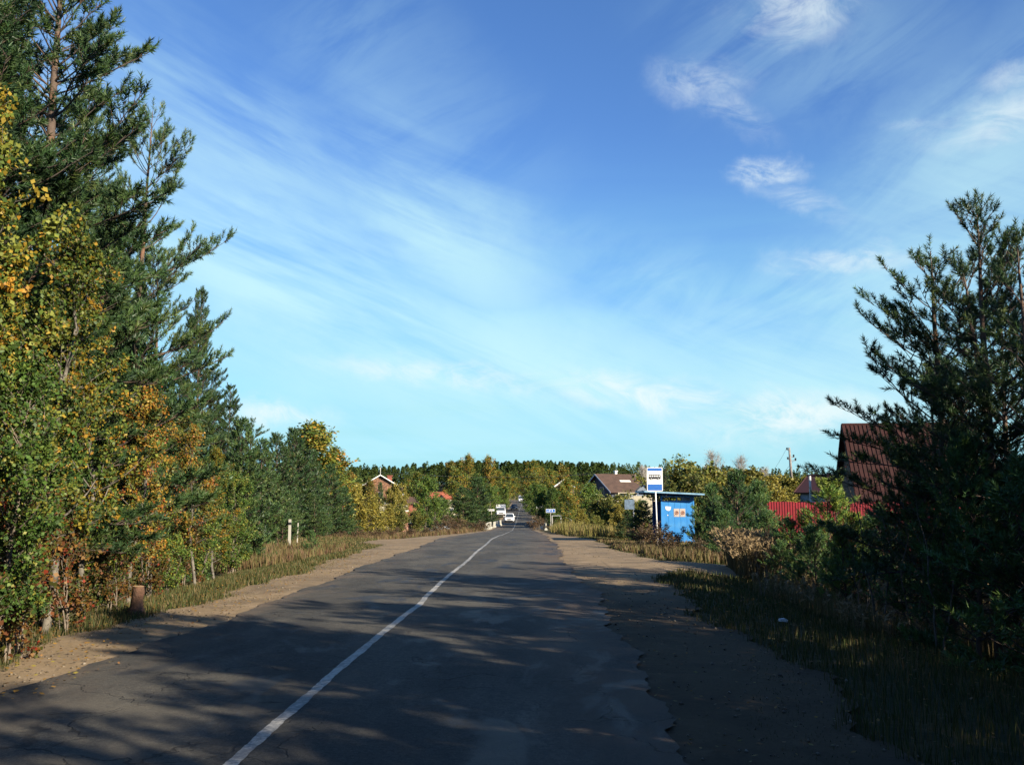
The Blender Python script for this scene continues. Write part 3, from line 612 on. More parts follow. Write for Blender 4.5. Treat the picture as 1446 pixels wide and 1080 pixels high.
#VEG
# ------------------------------------------------------------------ left side, near deciduous wall
GL = 'young birches and aspens crowding the left verge'
L = [(P_birchA, 20, 10.5, 150, 'tall yellow-green birch at the left picture edge below the big dark pine', .0),
     (P_birchB, 128, 12.5, 330, 'slim yellowing birch rising beside the tall birch of the left edge', 1.),
     (P_birchA, -70, 8.6, 300, 'broad leafy birch cut off by the left picture edge', 2.),
     (P_aldG, 70, 9.8, 520, 'green leaved alder low in front of the tall left birch', 3.),
     (P_birchB, 175, 15, 455, 'birch with golden leaves standing before the second pine', 4.),
     (P_aldG, 140, 13, 600, 'dark green alder behind the pale leaning stem on the left', .6),
     (P_aspenO, 232, 16, 560, 'aspen with bright orange leaves and a pale slanting stem', 1.7),
     (P_birchB, 255, 18.5, 590, 'yellow-leaved birch just behind the orange aspen', 2.7),
     (P_aspenO, 298, 21, 600, 'orange-yellow aspen left of the last small green birch', 3.3),
     (P_aldG, 200, 17.5, 640, 'green alder squeezed between golden birch and orange aspen', 4.3),
     (P_birchA, 322, 25, 640, 'yellow-green birch at the far end of the leafy wall', 5.0),
     (P_aldG, 345, 29, 672, 'small green alder where the leafy wall meets the dark conifers', 5.4),
     (P_birchA, 60, 13.5, 420, 'birch half hidden behind the green alder of the left edge', 5.9)]
for pr, px_, Y_, top, lab, rz in L:
    pr.px(px_ - 720 / Y_ * (1 if Y_ < 20 else .5), Y_, top, lab, 'tree', GL, rz=rz)
sh = ['reddish undergrowth shrub at the foot of the tall left birch', 'rust-leaved shrub at the far left picture edge', 'brownish shrub left of the cut tree stump',
      'red-brown shrub right behind the cut tree stump', 'rusty shrub beneath the orange aspen', 'sparse brown shrub near the lower left picture corner',
      'low rust-coloured shrub between alder and golden birch', 'brownish shrub below the second orange aspen']
for (px_, Y_, top), lab in zip([(95, 10.2, 700), (15, 9.3, 690), (150, 12.6, 735), (205, 15.4, 745), (250, 17.5, 735), (-40, 8.2, 720), (120, 13, 700), (290, 21, 735)], sh):
    P_under.px(px_ - 620 / Y_, Y_, top, lab, 'shrub', 'rusty undergrowth under the left trees')
sh = ['green shrub on the verge edge below the orange aspen', 'green shrub at the verge before the second orange aspen', 'bright green shrub at the end of the leafy wall',
      'green shrub in the dark gap beside the pale left stem', 'green shrub low at the left picture edge', 'round green shrub beside the white marker post', 'green shrub rising behind the tree stump']
for (px_, Y_, top), lab in zip([(268, 19, 760), (305, 23, 745), (345, 28, 735), (60, 11, 745), (-10, 8.8, 780), (378, 34, 735), (175, 15.5, 760)], sh):
    P_underG.px(px_ - 520 / Y_, Y_, top, lab, 'shrub', 'green shrubs along the left verge')
# tall pines behind
GP = 'tall pines behind the left birches'
for pr, px_, Y_, top, lab, rz, wd in [
        (P_pineT1, 30, 16.5, -150, 'tallest dark pine filling the upper left picture corner', .4, 1.05),
        (P_pineT1, -90, 14, -80, 'dense dark pine cut off by the upper left edge', 2.2, 1.2),
        (P_pineT2, 172, 24, 150, 'pine with open orange branches, second tallest on the left', 1.1, .8),
        (P_pineT1, 100, 24, 130, 'dark pine squeezed between the two tallest pines', 3.6, .8),
        (P_pineT1, 272, 35, 412, 'dense pine with a round top, third along the left row', 5.2, .72),
        (P_pineT2, 218, 30, 350, 'lean pine behind the open-branched one', 4.1, .8),
        (P_pineT1, 318, 42, 545, 'lower pine stepping down to the dark conifers', .9, .95),
        (P_pineT2, 350, 48, 590, 'last thin pine above the dark conifers', 2.0, .95)]:
    pr.px(px_, Y_, top, lab, 'tree', GP, rz=rz, wide=wd)
GC = 'dark conifers beyond the leafy wall'
for px_, Y_, top, lab, wd in [(338, 33, 600, 'dark conifer directly behind the last yellow birch', 1), (366, 42, 625, 'dark conifer right of the last yellow birch', 1.05),
        (392, 48, 618, 'middle dark conifer above the white marker post', 1.1), (418, 53, 612, 'tallest dark conifer near the pale autumn birch', 1.1), (436, 58, 640, 'dark conifer before the pale autumn birch', 1.0),
        (462, 64, 660, 'small dark conifer at the right end of the left wood', 1.2), (445, 50, 700, 'low wide conifer at the edge of the left wood', 1.5), (482, 66, 690, 'lowest conifer beside the yellow willow slope', 1.4), (400, 44, 690, 'low conifer behind the white marker post', 1.3)]:
    P_con.px(px_, Y_, top, lab, 'tree', GC, wide=wd)
P_pineB2.px(442, 38, 752, 'small green pine sapling on the verge before the side track', 'tree')
P_mid.px(450, 72, 608, 'pale yellow birch above the dark conifers', 'tree', 'yellow birches behind the conifers', wide=1.6)
P_mid.px(434, 76, 622, 'dull green birch left of the pale yellow birch', 'tree', 'yellow birches behind the conifers', wide=1.4)
P_mid.px(470, 78, 640, 'lower yellow-green birch right of the pale yellow birch', 'tree', 'yellow birches behind the conifers', wide=1.0)
# offscreen wood that shades the near road (right and behind the viewer), and depth of the left wood
for i, (x, y, h_) in enumerate([(6.5, 3.5, 7.5), (8.5, 8.2, 7.2), (10.5, 11.5, 7.6), (7.2, -2, 7.5), (9.6, 1.0, 8.0), (8.2, -7, 8), (11, -4, 8.5), (13.5, 5.5, 8.5), (12.8, 14.5, 7), (10, -12, 8.5), (8, -17, 8.5), (9, 4.8, 8), (7.6, .6, 8), (12.5, 8.5, 8.5), (12, 1.5, 9), (7.4, -4.6, 8), (11.5, 14.2, 6.5), (9.6, -9, 9), (14.5, 11, 8), (7.0, -9.5, 8), (7.9, 6.3, 6.5)]):
    (P_pineR1 if i % 2 else P_con if i % 4 == 0 else P_pineR2).put(x, y, h_, 'pine of the roadside wood just outside the right picture edge', 'tree', 'roadside pines beyond the right picture edge', wide=1.15)
for i, (x, y, h_) in enumerate([(-14, 12, 11), (-16, 20, 12), (-13, 29, 10), (-18, 36, 10), (-16, 45, 8), (-20, 54, 8), (-12, 8, 11), (-22, 62, 8)]):
    P_con.put(x, y, h_ * .8, 'conifer standing deep inside the dark left wood', 'tree', 'conifers deep inside the left wood', wide=1.1)

for i, (x, y, h_) in enumerate([(20, 3, 8.5), (20, -12, 12), (14, -18, 12), (9, -24, 11), (16, -26, 12), (3, -34, 12), (-4, -38, 12), (10, -34, 12), (-9, -30, 12), (-10, -20, 11), (-9.5, -10, 10), (-10, -2, 9), (-12, 3, 9)]):  # extra conifers out of view, added to block sky light over the near road
    P_con.put(x, y, h_, 'unseen conifer added around the viewer to cut the sky light', 'tree', 'unseen conifers added behind and beside the viewer', wide=1.25)
for i, (x, y, h_) in enumerate([(-9.6, 12.5, 5.5), (-10, 16, 6), (-10.5, 20, 6), (-10.3, 24, 6), (-11, 28, 6), (-9.3, 9.8, 5)]):
    P_con.put(x, y, h_, 'dark conifer filling the gaps behind the near birches', 'tree', 'dark conifers right behind the near birches', wide=1.3)
# ------------------------------------------------------------------ right side
GRP = 'roadside pines at the right picture edge'
P_pineR1.px(1400, 14, 288, 'tallest pine at the right edge with a bare orange forked stem', 'tree', GRP, rz=.7)
P_pineR2.px(1335, 15.2, 345, 'pine with upswept branches just left of the tallest right pine', 'tree', GRP, rz=2.6, wide=1.2)
P_pineR2.px(1475, 12.5, 330, 'pine cut off by the right picture edge', 'tree', GRP, rz=5.0)
P_pineR1.px(1322, 18, 480, 'shorter pine whose low limbs reach in front of the steep red roof', 'tree', GRP, rz=.4, wide=.8)
P_pineR2.px(1420, 19, 420, 'pine seen through the branches behind the tallest right pine', 'tree', GRP, rz=1.9, wide=1.1)
P_pineB1.px(1370, 13, 640, 'dense young pine under the tallest right pine', 'tree', GRP, wide=.9)
P_pineB2.px(1305, 16, 700, 'dark young pine under the upswept pine', 'tree', GRP, wide=1.0)
P_pineB2.px(1445, 11.5, 680, 'young pine low at the right picture edge', 'tree', GRP, wide=1.2)
GY_ = 'young pines on the bank right of the shelter'
for pr, px_, Y_, top, lab, wd in [
        (P_pineB1, 1005, 38, 690, 'young pine touching the right side of the shelter', 1.1), (P_pineB1, 1040, 35, 672, 'tallest young pine right of the shelter', 1.15), (P_pineB2, 1072, 37, 690, 'young pine left of the red fence', 1.2),
        (P_pineB1, 1022, 31.5, 725, 'young pine in front of the tallest young one', 1.2), (P_pineB2, 1082, 28, 728, 'young pine at the left end of the red fence', 1.1), (P_pineB1, 1112, 25.5, 737, 'blue-green young pine before the red fence', 1.5), (P_pineB2, 1140, 24, 752, 'dense low pine right of the blue-green one', 1.4), (P_pineY, 1190, 20.5, 758, 'small yellowish pine before the dense low ones', 1.2), (P_pineB1, 1226, 25.5, 730, 'upright young pine against the red fence near the steep roof', 1.2),
        (P_pineY, 1172, 25, 690, 'light yellow-green young pine before the red fence', 1.45), (P_pineY, 1200, 21, 738, 'smaller light green pine below the yellow-green one', 1.0), (P_pineB2, 1150, 22.5, 752, 'low green pine between the two lighter ones', 1.2),
        (P_pineB2, 1240, 21, 728, 'young pine hiding the right end of the red fence', 1.1), (P_pineB1, 1290, 19.5, 725, 'dark young pine below the steep red roof', 1.1), (P_pineB2, 1098, 24, 768, 'lowest pine at the edge of the grass', 1.2), (P_pineB2, 985, 36, 742, 'low young pine at the foot of the shelter', 1.0)]:
    pr.px(px_, Y_, top, lab, 'tree', GY_, wide=wd)
for (px_, Y_, top), lab in zip([(1240, 15.5, 660), (1275, 14.5, 690), (1312, 13, 700), (1075, 20, 760), (1210, 17.5, 740)],
        ['thin bare sapling under the dark right pines, leftmost of three', 'thin bare sapling in the shade with a pale stem, middle one', 'thin pale-stemmed sapling before the thick pine trunk', 'thin sapling at the grass edge before the young pines', 'thin twiggy sapling beside the light green pines']):
    P_sapl.px(px_, Y_, top, lab, 'tree', 'bare saplings on the right verge')
# round the shelter
P_con.px(908, 50, 708, 'dark low conifer left of the bus shelter', 'tree', wide=1.7)
P_con.px(886, 55, 722, 'dark bushy conifer behind the grey panel', 'tree', wide=1.6)
P_pineT2.px(941, 62, 648, 'slim pine top rising behind the bus stop sign', 'tree', wide=.45)
for px_, Y_, top, lab, wd, pr in [(975, 78, 655, 'tall olive willow behind the bus shelter roof', 1.3, P_will), (1000, 72, 672, 'olive willow right of the bus shelter roof', 1.1, P_will), (960, 58, 680, 'green willow just over the shelter roof', 1.2, P_will),
        (1030, 60, 690, 'green willow behind the young pines', 1.3, P_will), (1045, 92, 672, 'rusty willow below the pale bare trees', 1.2, P_willY), (1092, 95, 680, 'round golden willow left of the wooden pole', 1.2, P_willY), (1128, 100, 682, 'round golden willow right of the wooden pole', 1.2, P_willY),
        (1062, 62, 690, 'dark green willow beside the lamp pole', 1.0, P_will)]:
    pr.px(px_, Y_, top, lab, 'shrub', 'willows behind the shelter and the red fence', wide=wd)
P_bare.px(1018, 110, 643, 'pale leafless tree, larger of the bare pair', 'tree', 'pale bare trees on the right'); P_bare.px(1040, 112, 650, 'pale leafless tree, smaller of the bare pair', 'tree', 'pale bare trees on the right')
P_bare.px(1079, 150, 664, 'small bare tree crown behind the lamp pole', 'tree')
P_bare.px(908, 190, 662, 'pale sparse tree beside the grey gable', 'tree')

# ------------------------------------------------------------------ middle distance
for px_, Y_, top, lab, pr, wd in [
        # right of the road
        (835, 92, 690, 'dark green leafy tree right of the blue road sign', P_midG, 1.0), (858, 85, 706, 'olive willow before the brown-roofed house', P_will, 1.2), (875, 74, 718, 'yellow-green willow below the brown-roofed house', P_willY, 1.0),
        (822, 78, 722, 'low yellow willow on the right verge', P_willY, 1.0), (846, 70, 728, 'low pale willow behind the tall dry grass', P_will, 1.0), (805, 110, 698, 'olive tree beside the yellow sign', P_mid, 1.0),
        (868, 110, 700, 'willow hiding the foot of the brown-roofed house', P_will, 1.3), (893, 95, 706, 'green willow left of the grey panel', P_will, 1.1), (790, 150, 690, 'olive birch behind the yellow sign', P_mid, 1.0),
        (768, 170, 690, 'dark leafy tree behind the white village sign', P_midG, 1.2), (756, 200, 688, 'dark leafy tree at the right shoulder beyond the bridge', P_midG, 1.1), (779, 210, 668, 'yellow-green birch above the village sign', P_mid, .95),
        (752, 240, 655, 'tall olive birch right of the road crest', P_mid, .8), (765, 265, 662, 'olive birch beside the tallest one at the crest', P_midO, .9), (792, 230, 662, 'rusty birch behind the yellow sign', P_midO, .9),
        (742, 300, 668, 'birch closing the road crest on the right', P_mid, .9), (812, 190, 682, 'pale olive birch behind the dark leafy tree', P_mid, 1.0), (830, 215, 684, 'olive birch left of the brown roof', P_mid, 1.0),
        (745, 228, 700, 'low dark tree at the roadside below the crest', P_midG, 1.2), (775, 188, 708, 'low dark tree right behind the village sign', P_midG, 1.3), (800, 160, 710, 'low leafy tree right of the yellow sign', P_midG, 1.3),
        (803, 150, 681, 'olive birch standing before the right half of the hidden gable', P_mid, 1.0), (779, 148, 693, 'low olive birch under the white roof edge', P_midG, 1.0), (903, 66, 708, 'green willow against the pale low wall', P_will, 1.0),
        (645, 215, 668, 'olive birch between the golden stand and the orange roof', P_mid, 1.0), (677, 200, 676, 'green tree below the golden stand', P_midG, 1.1),
        # left of the road
        (664, 235, 648, 'tall golden birch left of the road, highest of its stand', P_midO, .8), (686, 240, 650, 'tall golden birch nearest the road crest', P_midO, .8), (650, 250, 655, 'tall birch at the left of the golden stand', P_mid, .85), (640, 255, 656, 'slim birch beside the golden stand', P_midO, .8),
        (702, 250, 668, 'yellow-green birch left of the road crest', P_mid, .9), (716, 280, 672, 'yellow-green birch closing the crest on the left', P_mid, 1.0), (727, 340, 676, 'pale green birch over the end of the road', P_mid, 1.1), (739, 380, 676, 'olive birch right over the end of the road', P_midG, 1.2),
        (672, 165, 678, 'dark pine-like tree left of the box van', P_con, 1.6), (655, 158, 690, 'dark spreading tree left of the bridge', P_con, 1.8), (690, 185, 690, 'green leafy tree behind the white box van', P_midG, 1.1), (700, 215, 690, 'green leafy tree left of the bend', P_midG, 1.1),
        (712, 250, 690, 'leafy tree at the roadside by the dark car', P_midG, 1.0), (600, 140, 680, 'green round tree between the two village houses', P_midG, 1.1), (612, 128, 706, 'low green tree before the orange roofs', P_midG, 1.3), (590, 170, 672, 'olive tree behind the timber house', P_mid, .9),
        (563, 130, 690, 'yellow birch before the right roof edge of the timber house', P_willY, .6), (575, 190, 678, 'olive birch at the back of the timber house', P_mid, .9), (516, 150, 690, 'rusty birch before the left roof edge of the timber house', P_midO, .9),
        (536, 150, 684, 'dark spruce before the gable of the timber house', P_con, .7), (526, 145, 698, 'rusty bush tree before the timber house', P_midO, .8),
        (500, 88, 690, 'yellow willow on the slope at the end of the wood', P_willY, 1.3), (520, 92, 705, 'yellow willow in the middle of the slope', P_willY, 1.3), (543, 98, 716, 'low yellow willow below the timber house', P_willY, 1.2), (562, 100, 722, 'lowest yellow willow before the timber house', P_will, 1.2),
        (592, 105, 722, 'olive willow right of the yellow slope', P_will, 1.2), (484, 110, 672, 'golden birch beyond the small conifer', P_midO, .9), (497, 150, 672, 'rusty birch left of the timber house', P_midO, 1.0), (625, 150, 708, 'low dark tree left of the parked car', P_midG, 1.3),
        (650, 120, 728, 'small green willow beside the parked car', P_will, .8), (560, 112, 715, 'olive willow at the cream wall', P_will, .9), (470, 76, 690, 'olive willow at the right end of the left wood', P_will, 1.2)]:
    cat = 'shrub' if 'willow' in lab else 'tree'
    if pr in (P_mid, P_midO): wd *= 1.3
    pr.px(px_, Y_, top, lab, cat, 'autumn trees and willows in the valley', wide=wd)
P_midO.px(518, 148, 682, 'rusty birch hiding the left half of the timber gable', 'tree', 'autumn trees and willows in the valley'); P_midO.px(546, 146, 694, 'low rusty birch before the timber wall', 'tree', 'autumn trees and willows in the valley')
for i, (px_, Y_, top) in enumerate([(626, 118, 732), (641, 118, 731), (640, 92, 738), (655, 100, 738), (672, 108, 737), (620, 85, 742), (600, 80, 744), (578, 76, 745), (555, 72, 746), (530, 68, 747), (505, 64, 748), (480, 60, 750), (685, 118, 737)]):
    P_brown.px(px_, Y_, top, 'low brown bush in the dry weeds left of the road', 'bush', 'brown bushes in the dry weeds left of the road', wide=1.8)
for (px_, Y_, top), lab in zip([(760, 135, 730), (752, 128, 734), (928, 36, 742), (955, 36.5, 748), (905, 41, 742), (985, 33.5, 760), (940, 33.5, 758)],
        ['dark brown bush by the right bridge barrier', 'small brown bush at the road edge before the bridge', 'brown twiggy bush around the bus stop pole', 'brown weedy bush before the blue panel', 'brown bush left of the bus stop pole', 'brown bush at the foot of the young pines by the shelter', 'low brown bush nearest the bus bay']):
    P_brown.px(px_, Y_, top, lab, 'bush', 'brown bushes right of the road', wide=1.3)

# far forest on the hill: the largest 150 in view as individuals, the rest as one mass
rs = np.random.RandomState(77)
k = 0
for px_ in np.linspace(455, 1165, 210):
    Y_ = rs.uniform(470, 560); px2 = px_ + rs.uniform(-3, 3)
    tgt = np.interp(px2, [455, 480, 560, 640, 700, 760, 850, 880, 900, 960, 1060, 1165], [663, 661, 658, 653, 651, 651, 653, 660, 668, 674, 675, 679]) + rs.uniform(-2.2, 4.5)
    x, zt = at(px2, tgt, Y_); g = float(H(x, Y_)); FC[k % 3].put(x, Y_, max(6, zt - g), 'dark conifer of the forest skyline on the far hill', 'tree', 'conifers along the skyline of the far hill', wide=rs.uniform(1.0, 1.7)); k += 1
def forest(name, n, xr, yr, hr, label, seed, cond=None):
    rs = np.random.RandomState(seed); Vs = []; Fs = []; Cs = []; b = 0; base = farcon(91, 14, 3.2, 170); V0 = base[2]; C0 = base[4][0]
    while n > 0:
        x = rs.uniform(*xr); y = rs.uniform(*yr)
        if cond and not cond(x, y): continue
        n -= 1; k_ = rs.uniform(*hr) / 14; a = rs.uniform(0, 6.28); ca, sa = math.cos(a), math.sin(a)
        V = V0 * k_; V = np.stack([V[:, 0] * ca - V[:, 1] * sa + x, V[:, 0] * sa + V[:, 1] * ca + y, V[:, 2] + float(H(x, y))], 1)
        Vs.append(V); Fs.append(np.arange(len(V)).reshape(-1, 3) + b); b += len(V); Cs.append(C0 * rs.uniform(.7, 1.25))
    tag(link(name, mesh_np(name, np.concatenate(Vs), [np.concatenate(Fs)], [M_far], None, [np.concatenate(Cs)])), label, kind='stuff')
forest('forest', 1700, (-420, 420), (395, 720), (10, 14.5), 'dark conifer forest covering the far hillside', 5, lambda x, y: abs(x - xc(y)) > 14)

# ------------------------------------------------------------------ grass and weeds
def blades(name, n, sampler, hr, w, colors, weights, label, seed, lean=.35, plume=0):
    rs = np.random.RandomState(seed); x, y = sampler(rs, n); n = len(x); z = H(x, y) - .03
    h = rs.uniform(*hr, n) * (.75 + .35 * vnoise(x, y, .12)).clip(.35, 1.4); a = rs.uniform(0, 6.28, n); ln = rs.uniform(.05, lean, n) * h
    wd = w * rs.uniform(.6, 1.3, n) * np.clip(y / 14, .6, 3.2); b = rs.uniform(0, 6.28, n)
    P0 = np.stack([x, y, z], 1); sd_ = np.stack([np.cos(b), np.sin(b), np.zeros(n)], 1) * wd[:, None] * .5; ld = np.stack([np.cos(a), np.sin(a), np.zeros(n)], 1)
    m1 = P0 + ld * (ln * .35)[:, None] + np.array([0, 0, 1]) * (h * .6)[:, None]; t1 = P0 + ld * ln[:, None] + np.array([0, 0, 1]) * (h * .97)[:, None]
    V = np.stack([P0 - sd_, P0 + sd_, m1 + sd_ * .7, m1 - sd_ * .7, t1], 1).reshape(-1, 3); i = np.arange(n)[:, None] * 5
    c = pal(rs, n, colors, weights, .25); F4 = i + np.array([[0, 1, 2, 3]]); F3 = i + np.array([[3, 2, 4]])
    Vl = [V]; F3l = [F3]; c3 = [c]
    if plume:
        k = rs.uniform(size=n) < plume; T = t1[k]; m_ = len(T); off = len(V)
        for q in range(7):
            o_ = T + ld[k] * (ln[k] * .25 * (q / 6))[:, None] - np.array([0, 0, 1]) * (.16 * (1 - q / 6)); dv = unit(ld[k] * .7 + rs.normal(size=(m_, 3)) * .5 + [0, 0, .5]) * rs.uniform(.07, .14, (m_, 1)); sv = unit(np.cross(dv, rs.normal(size=(m_, 3)))) * .022
            Vl.append(np.stack([o_ - sv, o_ + sv, o_ + dv], 1).reshape(-1, 3)); F3l.append(np.arange(m_ * 3).reshape(-1, 3) + off); off += m_ * 3; c3.append(np.tile([[.28, .195, .105]], (m_, 1)) * rs.uniform(.75, 1.25, (m_, 1)))
    me = mesh_np(name, np.concatenate(Vl), [F4, np.concatenate(F3l)], [M_grass], None, [c, np.concatenate(c3)])
    return tag(link(name, me), label, kind='stuff')
def band(y0, y1, lf, rf, power=1.0, thresh=None, sc=.2):
    def f(rs, n):
        y = y0 + (y1 - y0) * rs.uniform(size=n) ** power; t = rs.uniform(size=n); x = lf(y) * (1 - t) + rf(y) * t
        if thresh is not None: k = vnoise(x, y, sc) > thresh; x = x[k]; y = y[k]
        return x, y
    return f
GC_ = [(.042, .056, .014), (.075, .070, .022), (.115, .085, .036), (.030, .042, .012)]
DC = [(.19, .14, .07), (.14, .11, .045), (.10, .095, .028), (.11, .065, .034)]
tr = lambda y: np.where((y > 41.8) & (y < 51.5), 100, 0)
blades('grass', 70000, band(5, 60, lambda y: LS(y) - 1.9 - .02 * y, lambda y: LS(y) + .12, 1.6), (.03, .17), .012, GC_, [3, 3, 3, 3], 'short green grass on the verge under the left trees', 1)
blades('grass', 15000, band(5, 60, lambda y: LS(y) - .3, lambda y: LS(y) + .55, 1.5, .15, .5), (.02, .07), .012, GC_, [3, 3, 3, 1], 'thin grass creeping over the left shoulder', 7)
blades('grass', 72000, band(3.5, 25.0, lambda y: RS(y) - .1, lambda y: RS(y) + 8.5, 1.25), (.06, .24), .012, GC_, [3, 3, 2.5, 3], 'shaded grass slope on the right verge', 2)
blades('grass', 9000, band(4, 24, lambda y: RS(y) - .8, lambda y: RS(y) + .1, 1.3, .1, .5), (.02, .07), .012, GC_, [3, 3, 3, 1], 'thin grass creeping over the right shoulder', 8)
blades('dry_grass', 16000, band(14, 24, lambda y: RS(y) + 2.2, lambda y: RS(y) + 9, 1), (.35, .8), .010, DC, [3, 3, 3, 1], 'tall dry grass between grass slope and young pines', 3, plume=.06)
blades('reed_grass', 1300, band(24.5, 28.5, lambda y: 5.4 + (y - 24) * .1, lambda y: 6.7 + 0 * y, 1), (.9, 1.45), .012, DC, [4, 3, 1, 1], 'tall reed grass with pale drooping plumes right of the bus bay', 4, lean=.5, plume=.55)
blades('reed_grass', 500, band(16.5, 20, lambda y: 6.6 + 0 * y, lambda y: 10 + 0 * y, 1), (.9, 1.4), .010, DC, [4, 3, 1, 1], 'reed grass with pale plumes below the light green pines', 14, lean=.5, plume=.45)
blades('dry_grass', 30000, band(30.5, 46, lambda y: RS(y) + .2, lambda y: RS(y) + 8, 1), (.18, .6), .014, DC, [2, 3, 3, 3], 'brown weeds around the bus shelter', 5)
blades('grass', 14000, band(30, 66, lambda y: RS(y) - .15, lambda y: RS(y) + 2.2, 1), (.05, .16), .014, GC_, [3, 3, 3, 2], 'short grass along the far edge of the bus bay', 6)
blades('dry_grass', 42000, band(56, 128, lambda y: RS(y) + .5 + (y - 60) * .01, lambda y: RS(y) + 9 + (y - 60) * .09, 1.2), (.35, 1.15), .013, [(.20, .165, .055), (.15, .14, .036), (.12, .085, .036), (.09, .10, .022)], [4, 4, 2, 2], 'tall yellow dry grass on the right beyond the bus bay', 9)
blades('weeds', 60000, band(53, 135, lambda y: LS(y) - 14 - (y - 50) * .12, lambda y: LS(y) - .15, 1.1), (.22, .75), .013, [(.13, .075, .042), (.15, .11, .042), (.10, .09, .028), (.09, .052, .032)], [4, 3, 3, 3], 'brown weeds in the field left of the road', 10)
blades('weeds', 9000, band(29, 41, lambda y: LS(y) - 7, lambda y: LS(y) - 1.3, 1), (.2, .6), .012, [(.12, .07, .04), (.12, .09, .035), (.08, .08, .026)], [3, 3, 3], 'brownish weeds round the white marker post', 19)
blades('grass', 16000, band(38, 60, lambda y: LS(y) - 9, lambda y: LS(y) + .1, 1), (.05, .22), .014, GC_, [2, 3, 4, 1], 'yellowing grass around the left side track', 11)
blades('grass', 14000, band(110, 160, lambda y: -13 - (y - 110) * .1, lambda y: -9 - (y - 110) * .06, 1), (.1, .3), .02, [(.10, .20, .03), (.08, .16, .03)], [1, 1], 'bright green meadow patch by the parked car', 12)

# fallen leaves and stones
def scatter(name, n, sampler, size, colors, weights, label, seed, flat=True, mt=None):
    rs = np.random.RandomState(seed); x, y = sampler(rs, n); n = len(x); c = pal(rs, n, colors, weights, .25)
    if flat:
        a = rs.uniform(0, 6.28, n); s = size * rs.uniform(.6, 1.4, n); u = np.stack([np.cos(a), np.sin(a), rs.uniform(-.3, .3, n)], 1) * s[:, None]; v = np.stack([-np.sin(a), np.cos(a), rs.uniform(-.3, .5, n)], 1) * (s * .6)[:, None]
        C = np.stack([x, y, H(x, y) + .05], 1); V = np.stack([C - u, C - v, C + u, C + v], 1).reshape(-1, 3); F = np.arange(4 * n).reshape(-1, 4)
        me = mesh_np(name, V, [F], [M_grass], None, [c])
    else:
        o8 = np.array([(1, 0, 0), (0, 1, 0), (-1, 0, 0), (0, -1, 0), (0, 0, .8), (0, 0, -.8)]); f8 = np.array([(0, 1, 4), (1, 2, 4), (2, 3, 4), (3, 0, 4), (1, 0, 5), (2, 1, 5), (3, 2, 5), (0, 3, 5)])
        s = size * rs.uniform(.35, 1.35, n) ** 3; C = np.stack([x, y, H(x, y) + .008 + s * .2], 1)
        V = (C[:, None] + o8[None] * s[:, None, None] * rs.uniform(.6, 1.3, (n, 6, 1))).reshape(-1, 3); F = (f8[None] + np.arange(n)[:, None, None] * 6).reshape(-1, 3)
        me = mesh_np(name, V, [F], [M_grass], None, [np.repeat(c, 8, axis=0)])
    return tag(link(name, me), label, kind='stuff')
LC = [(.25, .14, .03), (.17, .085, .03), (.2, .16, .035)]
scatter('fallen_leaves', 4200, band(5, 34, lambda y: LS(y) - 1.4, lambda y: LS(y) + 1.2, 1.4), .02, LC, [2, 1, 1], 'fallen yellow leaves on the left verge', 31)
scatter('fallen_leaves', 1100, band(4, 22, lambda y: REDGE(y), lambda y: RS(y) + 3, 1.2), .02, LC, [2, 2, 1], 'fallen leaves on the right shoulder and grass', 32)
ST = [(.20, .16, .115), (.13, .105, .08), (.25, .21, .165)]
scatter('gravel', 1300, band(4, 40, lambda y: REDGE(y), lambda y: RS(y) + .3, 1.5), .010, ST, [2, 2, 1], 'loose gravel on the right shoulder', 33, flat=False)
scatter('gravel', 1200, band(5, 40, lambda y: LS(y), lambda y: LEDGE(y), 1.4), .010, ST, [2, 2, 1], 'loose gravel on the left shoulder', 34, flat=False)
# ------------------------------------------------------------------ bus stop sign
M_white = mat('white_enamel', (.58, .58, .56), .5, noise=(9, 5, (.44, .43, .40), .5, .75))
M_blue = mat('sign_blue', (.008, .085, .34), .5, noise=(12, 4, (.015, .11, .32), .45, .7))
M_black = mat('sign_black', (.015, .015, .017), .5)
M_grey = mat('galvanised_grey', (.33, .34, .35), .5, .3, noise=(8, 4, (.22, .22, .22), .45, .7))
def disc(mb, cx, cz, r0, r1, y0, y1, n=16, m=0):
    """flat ring or disc in the xz plane, y0..y1 thick"""
    for i in range(n):
        a, b = 2 * math.pi * i / n, 2 * math.pi * (i + 1) / n
        q = [(cx + r * math.cos(t), cz + r * math.sin(t)) for r, t in ((r0, a), (r1, a), (r1, b), (r0, b))]
        if r0 == 0: q = q[1:]
        mb.prism(q, 'y', y0, y1, m)
Ysg = 41.0; xs_, zs_ = at(924.5, 676.5, Ysg); xb_, _ = at(929, 755, Ysg); zg = float(H(xb_, Ysg))
sg = empty('bus_stop_sign', (xb_, Ysg, zg), R(2), 'white and blue bus stop sign on a white pole at the bus bay', 'sign')
dx = xs_ - xb_; zt = zs_ - zg; bw, bh = .345, .515
MB().tube([(0, .03, -.3), (dx * .95, .03, zt + bh - .05)], .032, 10).build('pole', mat('pole_white', (.66, .66, .64), .55, noise=(7, 4, (.35, .30, .25), .58, .72)), sg, smooth=True)
def board(x, z): return (dx + x, z + zt)
b = MB(); b.prism([board(-bw, -bh + .03), board(-bw + .03, -bh), board(bw - .03, -bh), board(bw, -bh + .03), board(bw, bh - .03), board(bw - .03, bh), board(-bw + .03, bh), board(-bw, bh - .03)], 'y', -.02, 0.0)
bd = b.build('board', M_white, sg)
b = MB(); b.prism([board(-bw + .035, bh - .155), board(bw - .035, bh - .155), board(bw - .035, bh - .035), board(-bw + .035, bh - .035)], 'y', -.025, -.0205); b.build('blue_bar', M_blue, bd)
